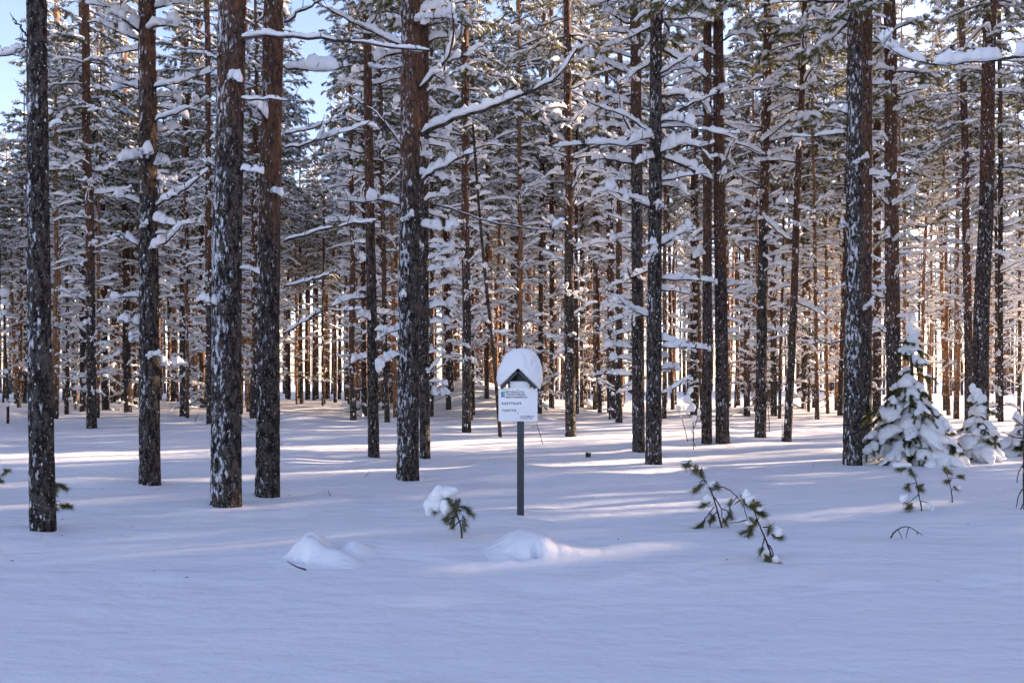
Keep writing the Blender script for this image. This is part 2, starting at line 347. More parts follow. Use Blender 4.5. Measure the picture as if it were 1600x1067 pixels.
def bark_snow(r, prof, z0, z1, n, size=(.012, .035), ico=ICO1, face=None):
    """Crumbs of snow stuck to the bark, mostly on the weather side."""
    b = Buf()
    for _ in range(n):
        z = r.uniform(z0, z1); R, x, y = prof(z)
        th = r.normal(-2.2, .9) if r.random() < .7 else r.uniform(-3.14, 3.14)
        if r.random() < .18: th = r.normal(-.05, .12)
        s = r.uniform(*size) * (1 if r.random() < .85 else 1.7); asp = r.uniform(.8, 2.0)
        n_ = np.array([math.cos(th), math.sin(th), 0]); tg = np.array([-math.sin(th), math.cos(th), 0])
        v, f = ico; V = v * (1 + .3 * (r.random(len(v)) * 2 - 1))[:, None]
        c = np.array([x, y, z]) + n_ * R * .99
        b.add(c + V[:, :1] * n_ * s * .55 + V[:, 1:2] * tg * s * .8 + V[:, 2:] * np.array([0, 0, 1.0]) * s * asp, t=f)
    return b

# ------------------------------------------------------------------ whole-tree templates for the mid-distance and far trees
NV, NT = 5, 3        # ordinary trees with a ladder of dead boughs; tall clean-stemmed ones with a high crown
TPL = []
for v in range(NV + NT):
    tall = v >= NV; r = np.random.default_rng(100 + v); top = 16.2 if not tall else 16.8
    tb, prof = trunk_mesh(r, .13, .085 if not tall else .095, 9.0, top, 10, .4, 0, 0, .12)
    bs = bark_snow(r, prof, .2, 9, 130, (.012, .032))
    dw, ds = Buf(), Buf(); z = 1.3 + r.random() * .5; cb = r.uniform(7.4, 9.0) if not tall else r.uniform(9.0, 10.0)
    while z < cb + .6:
        R, x, y = prof(z)
        for q in range(int(r.integers(3, 6)) if not tall else int(r.integers(0, 3))):
            t = (z - 1.2) / cb; L = r.uniform(.5, 1.1) * (.8 if tall else 1) * (.62 + .75 * t); (A, _, C), L0 = pick(DEAD, L, r); yw = r.random() * 6.283
            m = M4(Rz(yw) @ Ry(-r.normal(.04, .16)), (x + R * .6 * math.cos(yw), y + R * .6 * math.sin(yw), z + r.normal() * .05), L / L0); dw.put(A, m); ds.put(C, m)
        z += r.uniform(.34, .54)
    cw, cn, cs = Buf(), Buf(), Buf(); z = cb
    while z < top - .15:
        R, x, y = prof(z); t = (z - cb) / (top - cb)
        for q in range(int(r.integers(2, 5))):
            L = (.95 + .55 * math.sin(min(1, t * 1.7 + .25) * 1.57) if t < .45 else 1.5 * (1 - t) / .55 + .2) * r.uniform(.65, 1.15); yw = r.random() * 6.283
            if t < .18 and r.random() < .35: (A, B, C), L0 = pick(DEAD, L, r)
            else: (A, B, C), L0 = pick(LIVE, L, r)
            s = L / L0; m = M4(Rz(yw) @ Ry(-(r.normal(-.10, .14) + .55 * t * t)), (x, y, z + r.normal() * .06), max(min(s, 1.35), .4)); cw.put(A, m); cn.put(B, m); cs.put(C, m)
        z += r.uniform(.50, .70) * (1 - .3 * t)
    TPL.append(dict(trunk=tb.mesh('trunk', BARK), crumbs=bs.mesh('bark_snow', SNOW), dead=dw.mesh('dead_branches', BRANCH), dsnow=ds.mesh('branch_snow', SNOW),
                    crown=cw.mesh('crown', BRANCH), needles=cn.mesh('needles', NEEDLE), csnow=cs.mesh('crown_snow', SNOW), cb=cb))
DEADF_ME = []
for (A, _, C), L0 in DEADF:
    b1, b2 = Buf(), Buf(); b1.add(*A); b2.add(*C); DEADF_ME.append((b1.mesh('branch', BRANCH), b2.mesh('branch_snow', SNOW), L0))

def trunk_props(o, frost, red): o['frost'] = float(frost); o['red_from'] = float(red)
def template_parts(root, v, zoff=0.0, dead=True, s=1.0, trunk=True, thick=1.0, frost=.4, red=4.2, yaw=0.0):
    T = TPL[v]; M = lambda o: (setattr(o, 'scale', (s, s, s)), setattr(o, 'location', (0, 0, zoff)), setattr(o, 'rotation_euler', (0, 0, yaw)))
    if trunk:
        t = link('trunk', T['trunk'], root); t.scale = (thick, thick, 1); t.rotation_euler = (0, 0, yaw); trunk_props(t, frost, red)
        link('bark_snow', T['crumbs'], t)['kind'] = 'stuff'
    if dead:
        d = link('dead_branches', T['dead'], root); link('branch_snow', T['dsnow'], d)['kind'] = 'stuff'; d['kind'] = 'stuff'; M(d)
    c = link('crown', T['crown'], root); M(c); link('needles', T['needles'], c)['kind'] = 'stuff'; link('crown_snow', T['csnow'], c)['kind'] = 'stuff'

# ------------------------------------------------------------------ the pines one can tell apart: (foot px, foot row, foot width, column at row 0, width there, label, options)
def strokes_branch(root, Minv, pts, d0, depth, r0, r1, snow, r, twigs=3):
    """One prominent limb given by where it runs; it leaves the trunk at distance d0 and comes `depth` metres nearer by its tip."""
    n = len(pts); P = np.array([at(px, py, d0 - depth * i / (n - 1)) for i, (px, py) in enumerate(pts)]); P = smooth(P, max(14, 3 * n))
    L = np.linalg.norm(np.diff(P, axis=0), axis=1).sum(); wd, sn = Buf(), Buf()
    P = P + np.concatenate([np.zeros((1, 3)), r.normal(size=(len(P) - 1, 3)) * .008]); tube(wd, P, np.linspace(r0, r1, len(P)), 8)
    def cover(Q, w0, h0, gap):
        s = .0
        while s < .96:
            e = min(1.0, s + r.uniform(.3, .9)); A = resample(Q, 60)[int(s * 59):max(int(e * 59), int(s * 59) + 4)]
            if len(A) > 3:
                tp = 1 - .55 * s; h_ = h0 * r.uniform(.75, 1.3) * tp; snow_sweep(sn, A + np.array([0, 0, r0 * tp * .55]), w0 * tp * r.uniform(.85, 1.2), h_, r, 9, .30, 0, .12, .03)
            s = e + r.uniform(0, gap)
    if snow > 0: cover(P, .040 * snow, .074 * snow, .05)
    for _ in range(twigs * 2 + 2):
        i = int(r.integers(len(P) // 4, len(P) - 1)); l = r.uniform(.12, .35) * min(1, L); d = unit(P[i] - P[i - 1])
        yw = math.atan2(d[1], d[0]) + r.choice([-1, 1]) * r.uniform(.4, 1.0); pt = r.uniform(-.3, .9); Q = path(r, l, pt, lambda t: .2 * t, 6, .12) @ Rz(yw).T + P[i]
        tube(wd, Q, np.linspace(.006, .002, 6), 4)
        if snow > 0 and pt < .2 and r.random() < .55: cover(Q, .03, .05, .1)
    def loc(b): b.v = [np.concatenate([x, np.ones((len(x), 1))], 1) @ Minv.T[:, :3] for x in b.v]; return b
    br = link('branch', loc(wd).mesh('branch', BRANCH), root)
    if sn.n: link('branch_snow', loc(sn).mesh('branch_snow', SNOW), br)

HAND = []   # (x, y) of feet, to keep other trees clear of them
def hand_tree(i, bx, by, wb, tx, wt, label, n_dead=0, z_dead=(1.2, 7), len_dead=(.5, 1.0), limbs=(), frost=.6, red=3.2, crown=True, cbase=None, group=None, sides=None, foot=None, cat='tree'):
    r = np.random.default_rng(500 + i); x, y, z = ground_at(bx, by) if foot is None else foot; HAND.append((x, y))
    hv = EYE + HY / F * y - z; top = max(15.0 + r.random() * 1.4, hv + 2.0)
    root = empty('pine_tree', (x, y, z)); root.rotation_euler = (r.normal() * .008, math.atan((tx - bx) / by), 0)
    near = y < 17.5; rb, rv = wb / 2 * y / F / 1.06, wt / 2 * y / F
    if near:
        k = 60 if y < 13 else 36
        tb, prof = trunk_mesh(r, rb, rv, hv, top, k, .04 if y < 13 else .07, .015 if y < 13 else .011, min(hv + .5, 8.5), .035)
        t = link('trunk', tb.mesh('trunk', BARK), root)
    else:
        tb, prof = trunk_mesh(r, rb, rv, hv, top, 16, .25, .008, min(hv, 9), .05); t = link('trunk', tb.mesh('trunk', BARK), root)
    trunk_props(t, frost, red)
    ncr = int((110 if near else 130) * (.4 + frost)); bsn = link('bark_snow', bark_snow(r, prof, .1, min(hv + .5, 10), ncr, (.004, .011) if near else (.008, .022), ICO1).mesh('bark_snow', SNOW), t); bsn['kind'] = 'stuff'
    tag(root, label, cat, group or 'tall pines standing in the snow')
    M = Matrix.Translation((x, y, z)) @ root.rotation_euler.to_matrix().to_4x4(); Minv = np.array(M.inverted())
    for b in limbs: strokes_branch(root, Minv, b[0], y - rb * .3, b[1], b[2], b[3], b[4], r, b[5] if len(b) > 5 else 3)
    if n_dead:
        zz = np.linspace(z_dead[0], min(z_dead[1], hv + .3), n_dead) + r.normal(size=n_dead) * .12
        for q in range(n_dead):
            t_ = q / max(1, n_dead - 1); L = r.uniform(*len_dead) * (.75 + .4 * t_); c = sorted(range(len(DEADF_ME)), key=lambda j: abs(DEADF_ME[j][2] - L))[:5]
            me, ms, L0 = DEADF_ME[c[int(r.integers(0, 5))]]; yw = r.random() * 6.283
            if sides is not None and r.random() < .75: yw = r.normal(sides, .6)
            R, cx_, cy_ = prof(zz[q]); o = link('branch', me, root); s = L / L0; o.scale = (s, s, s * r.uniform(.9, 1.15)); o.rotation_euler = (0, -r.normal(.05, .17), yw)
            o.location = (cx_ + R * .7 * math.cos(yw), cy_ + R * .7 * math.sin(yw), zz[q]); link('branch_snow', ms, o)
    if crown:
        v = int(r.integers(0, NV)); cbz = cbase or (max(hv - .4, 7.0) if near else r.uniform(7.2, 8.6)); s = (top - cbz) / (16.2 - TPL[v]['cb'])
        template_parts(root, v, cbz - TPL[v]['cb'] * s, not near and n_dead == 0, s, False, yaw=r.random() * 6.28)
    return root
# limbs: ([(px, row) ...], metres nearer at tip, root radius, tip radius, snow, twigs)
hand_tree(1, 68, 826, 36, 58, 27, 'bare straight pine trunk with green twigs at its foot, beside open sky', frost=.9, red=7.0,
          limbs=[([(46, 60), (20, 30)], .2, .012, .006, 0, 1), ([(45, 182), (25, 172)], .1, .010, .005, 0, 0), ([(78, 200), (100, 190)], .1, .008, .003, .5, 0)])
hand_tree(2, 234, 755, 31, 228, 25, 'pine with short snowy boughs and reddish upper trunk, next past the bare trunk', 34, (1.5, 7), (.25, .6), frost=.85, red=4.4,
          limbs=[([(240, 137), (290, 127), (336, 110)], -.1, .018, .008, 1.1), ([(242, 190), (290, 172), (330, 152)], .3, .016, .005, .9), ([(243, 322), (290, 298), (327, 262)], .4, .018, .006, 1.1),
                 ([(216, 63), (190, 52), (152, 36)], .3, .018, .006, 1.1), ([(216, 138), (196, 132), (172, 125)], .3, .016, .006, 1.4), ([(218, 245), (192, 250), (170, 262)], .3, .015, .006, 1.3), ([(240, 388), (262, 378), (285, 352)], .3, .016, .006, 1.3),
                 ([(241, 345), (268, 352), (295, 350)], .2, .016, .006, 1.4), ([(216, 385), (196, 372), (180, 362)], .2, .014, .005, .8), ([(214, 25), (180, 12), (120, 4)], .2, .014, .005, 1.0)])
hand_tree(3, 353, 787, 47, 357, 41, 'thickest pine trunk, plastered with frost and snow on one side', 7, (2.0, 6), (.25, .5), frost=1.25, red=4.3,
          limbs=[([(376, 60), (430, 55), (520, 64), (600, 72), (676, 80)], .35, .020, .010, .95, 3), ([(376, 154), (420, 155), (473, 159)], .2, .013, .005, .55, 1), ([(377, 268), (395, 268), (412, 272)], .1, .015, .008, 1.2, 0),
                 ([(337, 262), (312, 240), (322, 258)], .1, .010, .004, .4, 0), ([(340, 92), (320, 85), (300, 84)], .1, .010, .004, .4, 0)])
hand_tree(4, 418, 773, 37, 430, 29, 'smooth reddish pine trunk with thin bare boughs reaching over the sky gap', 3, (3.5, 6), (.3, .5), frost=.75, red=2.9,
          limbs=[([(444, 378), (490, 362), (535, 352), (590, 346)], .3, .016, .006, .5), ([(444, 448), (480, 440), (525, 424)], .2, .014, .004, .45), ([(443, 522), (480, 500), (505, 482), (545, 486)], .2, .013, .004, .5),
                 ([(445, 210), (490, 200), (540, 184)], .2, .014, .005, .5), ([(445, 232), (490, 222), (545, 206), (580, 190)], .3, .014, .005, .7), ([(444, 35), (470, 18), (510, 0), (540, -10)], .2, .016, .006, .5), ([(444, 104), (470, 108), (500, 112), (545, 106)], .3, .018, .008, 1.8)])
hand_tree(5, 584, 713, 18, 571, 12, 'slim leaning pine with snow-laden side boughs, beside the forked-bough pine', 30, (1.8, 9), (.5, 1.0), frost=.3, red=4.0)
hand_tree(6, 637, 747, 35, 641, 29, 'pine with a long thick snowy bough reaching out above the sign', 14, (1.6, 6.5), (.3, .75), frost=1.15, red=3.8,
          limbs=[([(657, 212), (700, 190), (760, 172), (820, 146), (862, 130), (890, 105), (905, 62)], .5, .036, .010, 1.25, 5), ([(657, 283), (690, 262), (715, 248), (742, 238)], .3, .026, .010, 1.15, 3),
                 ([(655, 140), (680, 115), (700, 94), (711, 46), (704, 0)], .3, .028, .010, .9, 4), ([(698, 98), (730, 86), (764, 66)], .2, .016, .006, .9, 3), ([(629, 72), (590, 55), (530, 24), (480, -4)], .3, .020, .008, 1.3, 3),
                 ([(657, 320), (692, 318), (732, 341), (810, 356), (885, 362), (930, 350)], .5, .014, .005, .12, 3), ([(628, 228), (600, 190), (575, 165), (540, 150)], .3, .014, .005, .5, 3), ([(656, 20), (690, 12), (730, 0)], .2, .018, .01, 1.3, 2), ([(657, 352), (690, 362), (722, 352)], .2, .014, .006, 1.6, 2), ([(628, 105), (600, 108), (576, 104)], .2, .014, .006, 1.4, 2)])
hand_tree(7, 664, 715, 17, 665, 15, 'dark pine trunk half hidden directly behind the long-boughed pine', 30, (1.0, 8), (.4, .85), frost=.35, red=5.0, sides=0)
hand_tree(8, 729, 675, 15, 727, 11, 'slim dark pine standing before the snow hump behind the sign', frost=.45, red=4.2)
hand_tree(9, 738, 648, 9, 738, 7, 'thin pine close behind another, on the flank of the snow hump', frost=.4, red=4.0)
hand_tree(11, 892, 682, 18, 886, 11, 'straight dark pine between the sign and the twin pines, its foot catching light', frost=.45, red=4.6)
hand_tree(12, 998, 705, 20, 992, 16, 'rear one of the twin close-set pines, with snow clots near its foot', 34, (1.3, 9), (.55, 1.05), frost=.5, red=6.0, sides=3.14)
hand_tree(13, 1021, 725, 26, 1025, 17, 'front one of the twin close-set pines, ladder of snowy dead boughs', 40, (1.3, 8), (.6, 1.15), frost=.7, red=7.5,
          limbs=[([(1030, 190), (1075, 165), (1105, 150), (1135, 146)], .3, .024, .008, 1.0, 3), ([(1030, 240), (1065, 222), (1095, 230), (1112, 252)], .2, .022, .008, 1.6, 3), ([(1030, 200), (1080, 198), (1120, 208), (1148, 216)], .3, .020, .006, 1.5, 3),
                 ([(1012, 205), (980, 180), (940, 172), (890, 140)], .3, .018, .006, .8, 3), ([(1010, 228), (960, 226), (900, 226), (860, 230)], .4, .020, .008, 1.6, 4), ([(1031, 120), (1060, 108), (1096, 104)], .2, .018, .006, 1.2, 2)])
hand_tree(14, 1104, 693, 16, 1104, 12, 'slimmer and darker of the two side-by-side pines right of the twin trunks', 0, frost=.3, red=3.8)
hand_tree(15, 1129, 692, 22, 1124, 15, 'thicker of the two side-by-side pines, reddish above and pale at its foot', 26, (2.4, 9), (.6, 1.3), frost=.4, red=4.0)
hand_tree(16, 1188, 683, 18, 1198, 12, 'dark pine with many short snowy boughs, two steps before the reddish leaning pine', 0, frost=.5, red=5.0)
hand_tree(17, 1230, 690, 13, 1256, 8, 'thin reddish pine leaning outward, thinnest of the near trunks', 16, (3.2, 9), (.5, 1.3), frost=.35, red=2.6)
hand_tree(18, 1332, 725, 28, 1334, 22, 'thick frosted pine trunk standing against the snowy young spruce', 6, (3, 7.5), (.3, .7), frost=1.1, red=6.5,
          limbs=[([(1320, 208), (1290, 210), (1262, 216), (1235, 212)], .2, .016, .006, 1.1, 2), ([(1318, 4), (1280, 2), (1220, 2)], .2, .02, .008, .4, 2), ([(1320, 530), (1292, 540), (1262, 520), (1236, 492)], .2, .014, .006, .15, 3)])
hand_tree(19, 1353, 712, 20, 1353, 15, 'reddish pine trunk pressed close behind the frosted trunk by the spruce', 12, (2.0, 8), (.3, .7), frost=.5, red=3.0)
hand_tree(20, 1398, 690, 24, 1392, 17, 'reddish-brown pine rising out of the top of the tall snowy spruce', 28, (2.0, 9), (.35, .9), frost=.45, red=3.0)
hand_tree(21, 1531, 690, 25, 1550, 18, 'dark leaning pine rising behind the smaller rounded spruce', 5, (3, 8), (.3, .6), frost=.6, red=6.0)
hand_tree(22, 1514, 660, 13, 1504, 9, 'slim reddish pine just behind the dark leaning pine', frost=.4, red=3.2)
hand_tree(23, 1563, 658, 8, 1567, 6, 'thin dark pine with a pale bare foot, near the edge of the trees', frost=.2, red=9.0)
hand_tree(24, 131, 643, 13, 128, 9, 'dark pine half hidden by a lighter-footed trunk, near the bare trunk', frost=.3, red=4.0)
hand_tree(25, 143, 669, 15, 134, 11, 'pine with a pale lichened foot, first behind the bare trunk', frost=.5, red=4.2)
hand_tree(26, 165, 640, 11, 160, 9, 'reddish pine two trunks beyond the pale-footed pine', frost=.4, red=3.5)
hand_tree(27, 200, 644, 12, 190, 9, 'straight dark pine just beside the short-boughed pine', frost=.3, red=4.0)
hand_tree(28, 288, 650, 14, 291, 10, 'dark pine centred in the gap between the short-boughed and the thickest trunk', frost=.5, red=5.0)
hand_tree(29, 328, 662, 10, 326, 8, 'slim pine peeping out beside the thickest trunk', frost=.4, red=4.0)
hand_tree(30, 119, 634, 8, 88, 6, 'bright orange-barked leaning pine seen past the bare trunk', frost=.2, red=.5)
hand_tree(31, 317, 637, 10, 312, 8, 'orange-brown pine behind the slim one beside the thickest trunk', frost=.3, red=1.5)
hand_tree(33, 570, 650, 8, 566, 6, 'thin pine behind the slim leaning pine', frost=.3, red=3.0)
hand_tree(34, 605, 660, 9, 592, 6, 'thin dark slanting pine between the slim leaning pine and the long-boughed pine', frost=.3, red=3.5)
hand_tree(35, 675, 650, 6, 673, 5, 'very thin reddish pine beside the half-hidden dark trunk', frost=.3, red=2.0)
hand_tree(36, 843, 646, 8, 850, 6, 'thin pine rising directly behind the sign', frost=.3, red=3.5)
hand_tree(37, 932, 640, 12, 930, 9, 'sunlit orange-flecked pine in the gap before the twin pines', frost=.8, red=1.2)
hand_tree(38, 967, 660, 11, 969, 8, 'slim brown pine just before the twin pines', frost=.4, red=3.4)
hand_tree(39, 909, 637, 7, 908, 5, 'thin pine beside the straight dark pine with the lit foot', frost=.4, red=3.0)
hand_tree(40, 862, 637, 9, 861, 7, 'slim frosted pine just past the sign', frost=.6, red=3.0)
hand_tree(41, 1167, 650, 10, 1168, 7, 'orange pine behind the gap between side-by-side pines and short-boughed dark pine', frost=.4, red=1.2)
hand_tree(42, 1209, 650, 10, 1205, 8, 'pale brown pine between the short-boughed dark pine and the reddish leaning one', frost=.5, red=2.4)
hand_tree(43, 1085, 648, 14, 1085, 10, 'dark pine with a snow-clad foot behind the slimmer side-by-side pine', frost=.4, red=4.0)
hand_tree(44, 1258, 638, 12, 1262, 9, 'straight brown pine against the sunlit clearing', frost=.5, red=2.6)
hand_tree(45, 1273, 637, 8, 1278, 6, 'thinner brown pine standing hard by the one against the clearing', frost=.5, red=2.6)
hand_tree(46, 1370, 648, 13, 1372, 10, 'dark pine glimpsed between the frosted trunk and the tall snowy spruce', frost=.3, red=3.4)
hand_tree(47, 813, 642, 8, 810, 6, 'orange pine rising right above the snow cap of the sign', frost=.3, red=1.0)
# trees just outside the frame whose snowy boughs reach into it
hand_tree(60, 1700, 800, 30, 1700, 26, 'pine standing just out of frame whose thick snowy bough reaches in at the top corner', frost=.8, red=4,
          limbs=[([(1690, 70), (1600, 88), (1540, 95), (1482, 101), (1430, 96), (1401, 88), (1366, 58)], .1, .022, .006, 1.9, 4)], group='pines at the frame edge')
hand_tree(61, -60, 792, 26, -60, 22, 'pine standing just out of frame whose snow-clotted bough end shows by the bare trunk', frost=.8, red=4,
          limbs=[([(-55, 100), (-10, 90), (25, 84), (44, 74)], .1, .018, .007, 2.6, 2)], group='pines at the frame edge')

# ------------------------------------------------------------------ the stand behind: individual slender pines that look alike
r = np.random.default_rng(77); FAR = []
def clear(x, y, dmin, pts): return all((x - a) ** 2 + (y - b) ** 2 > dmin * dmin for a, b in pts)
tries = 0
while len(FAR) < 160 and tries < 20000:
    tries += 1; y = math.sqrt(r.uniform(27 ** 2, 52 ** 2)); x = r.uniform(-.68, .68) * y; px = CX + x / y * F
    if y < 40 and (440 < px < 545 or px < 60): continue
    if 460 < px < 530 and y < 43: continue
    if y > 48 + .06 * min(x, 0) * -1 - .42 * max(x, 0): continue
    if clear(x, y, 1.3, FAR) and clear(x, y, 1.3, HAND): FAR.append((x, y))
ZONES = [(110, 'seen around the bare straight trunk'), (240, 'between the bare trunk and the short-boughed pine'), (350, 'between the short-boughed pine and the thickest trunk'), (430, 'between the thickest and the smooth reddish trunk'),
         (600, 'in the gap past the smooth reddish trunk'), (720, 'around the long-boughed pine'), (850, 'above and behind the sign'), (1000, 'between the sign and the twin pines'), (1120, 'between the twin pines and the side-by-side pair'),
         (1250, 'around the reddish leaning pine'), (1380, 'before the sunlit clearing by the frosted trunk'), (1480, 'behind the tall young spruce'), (9999, 'behind the dark leaning pine')]
FARO = []
for x, y in FAR:
    root = empty('slender_pine', (x, y, float(H(x, y)))); root.rotation_euler = (r.normal() * .015, r.normal() * .018, r.random() * 6.283); s = r.uniform(.82, 1.06)
    root.scale = (s, s, s); template_parts(root, int(r.integers(NV, NV + NT)) if r.random() < (.7 if y > 36 else .25) else int(r.integers(0, NV)), 0, True, 1.0, True, r.uniform(.45, 1.0), r.uniform(.2, .6), r.uniform(.2, 2.2))
    FARO.append((CX + x / y * F, root))
ORD = 'first second third fourth fifth sixth seventh eighth ninth tenth eleventh twelfth thirteenth fourteenth fifteenth sixteenth seventeenth eighteenth nineteenth twentieth twenty-first twenty-second twenty-third twenty-fourth twenty-fifth twenty-sixth twenty-seventh twenty-eighth twenty-ninth thirtieth'.split()
cnt = {}
for px, root in sorted(FARO, key=lambda q: q[0]):
    zone = next((n for a, n in ZONES if px < a), ZONES[-1][1]); k = cnt[zone] = cnt.get(zone, -1) + 1
    tag(root, ORD[k] + ' from the left of the slender pines ' + zone, 'tree', 'slender pines in the stand, ' + zone)

# ------------------------------------------------------------------ the rest of the wood beyond the frame and across the clearing: uncountable, one object each
def wood(name, pts, label, rs, smin=.85, smax=1.08):
    b = Buf(); P = np.array([(x, y, float(H(x, y)) - .05) for x, y in pts]); b.add(P); me = bpy.data.meshes.new(name)
    me.vertices.add(len(P)); me.vertices.foreach_set('co', P.astype(np.float32).ravel())
    yaw = np.zeros((len(P), 3), np.float32); yaw[:, 2] = rs.random(len(P)) * 6.283
    me.attributes.new('yaw', 'FLOAT_VECTOR', 'POINT').data.foreach_set('vector', yaw.ravel())
    me.attributes.new('size', 'FLOAT', 'POINT').data.foreach_set('value', rs.uniform(smin, smax, len(P)).astype(np.float32))
    me.attributes.new('which', 'INT', 'POINT').data.foreach_set('value', rs.integers(0, 3, len(P)).astype(np.int32))
    o = link(name, me); tag(o, label, None, None, 'stuff')
    ng = bpy.data.node_groups.new(name, 'GeometryNodeTree'); ng.interface.new_socket('Geometry', in_out='INPUT', socket_type='NodeSocketGeometry'); ng.interface.new_socket('Geometry', in_out='OUTPUT', socket_type='NodeSocketGeometry')
    gi, go = ng.nodes.new('NodeGroupInput'), ng.nodes.new('NodeGroupOutput'); L = ng.links.new; join = ng.nodes.new('GeometryNodeJoinGeometry')
    na = lambda t, nm: N(ng, 'GeometryNodeInputNamedAttribute', data_type=t, ins={0: nm})
    yn, sn, wn = na('FLOAT_VECTOR', 'yaw'), na('FLOAT', 'size'), na('INT', 'which')
    for k in range(NT):
        src = next(rt for rt in bpy.data.objects if rt.name.startswith('slender_pine') and rt.children and any(c.name.startswith('crown') and c.data == TPL[NV + k]['crown'] for c in rt.children))
        one = ng.nodes.new('GeometryNodeJoinGeometry')
        parts = [c for c in src.children_recursive if c.type == 'MESH']
        for c in parts:
            oi = N(ng, 'GeometryNodeObjectInfo', transform_space='ORIGINAL'); oi.inputs['Object'].default_value = c; oi.inputs['As Instance'].default_value = True; L(oi.outputs['Geometry'], one.inputs[0])
        cmp = N(ng, 'FunctionNodeCompare', data_type='INT', operation='EQUAL'); L(wn.outputs[0], cmp.inputs[2]); cmp.inputs[3].default_value = k
        iop = ng.nodes.new('GeometryNodeInstanceOnPoints'); L(gi.outputs[0], iop.inputs['Points']); L(cmp.outputs[0], iop.inputs['Selection']); L(one.outputs[0], iop.inputs['Instance'])
        e2r = ng.nodes.new('FunctionNodeEulerToRotation'); L(yn.outputs[0], e2r.inputs[0]); L(e2r.outputs[0], iop.inputs['Rotation']); L(sn.outputs[0], iop.inputs['Scale']); L(iop.outputs[0], join.inputs[0])
    L(join.outputs[0], go.inputs[0]); o.modifiers.new('wood', 'NODES').node_group = ng
rs = np.random.default_rng(21); wall = []
for _ in range(6000):
    y = rs.uniform(44, 64); x = rs.uniform(-.78, .72) * y
    if y < 47 - .42 * max(x, 0) or (x > 0 and y > 54 - .45 * x) or (455 < CX + x / y * F < 530 and y < 52): continue
    if len(wall) < 200 and clear(x, y, 1.25, wall) and clear(x, y, 1.2, FAR) and clear(x, y, 1.2, HAND): wall.append((x, y))
n0 = len(wall)
for _ in range(6000):
    y = rs.uniform(74, 112); x = rs.uniform(-.76, .76) * y
    if len(wall) < n0 + 470 and not (468 < CX + x / y * F < 505) and clear(x, y, 1.25, wall[n0:]): wall.append((x, y))
wood('far_pine_wood', wall, 'wall of thin sunlit pine stems closing the back of the stand', rs, .85, 1.05)
side = []
for _ in range(9000):
    x, y = rs.uniform(5, 82), rs.uniform(-22, 62)
    if x < .69 * y + 2.5 or (y < 4 and x < 13) or y > 46 - .25 * x: continue
    if len(side) < 250 and clear(x, y, 2.1, side) and clear(x, y, 2.0, HAND): side.append((x, y))
n1 = len(side)  # next: a denser unseen belt, added to keep sun off the near snow
for _ in range(3000):
    x, y = rs.uniform(26, 68), rs.uniform(8, 25)
    if y < 46 - .25 * x and x > .69 * y + 2.5 and len(side) < n1 + 70 and clear(x, y, 1.7, side): side.append((x, y))
side += [(40, 20.3), (46.2, 22.4), (49.2, 24.4), (53, 25.2), (57, 27.2)]  # unseen trees added to block a sun patch on the near snow
for _ in range(2500):
    x, y = rs.uniform(-40, -5), rs.uniform(8, 50)
    if -x < .69 * y + 2.5: continue
    if clear(x, y, 2.4, side) and clear(x, y, 2.0, HAND): side.append((x, y))
for _ in range(2500):  # unseen trees behind the camera, added to dim the near snow
    x, y = rs.uniform(-34, 26), rs.uniform(-40, -20)
    if len(side) < 420 and clear(x, y, 2.6, side): side.append((x, y))
wood('side_wood', side, 'unseen snowy pine wood beyond the view, thickened with added trees shading the open snow', rs)
far = []
for _ in range(3000):
    y = rs.uniform(200, 300); x = rs.uniform(-230, 230)
    if len(far) < 260 and clear(x, y, 2.2, far): far.append((x, y))
wood('distant_wood', far, 'far edge of snowy wood across the sunlit clearing', rs, .8, 1.2)

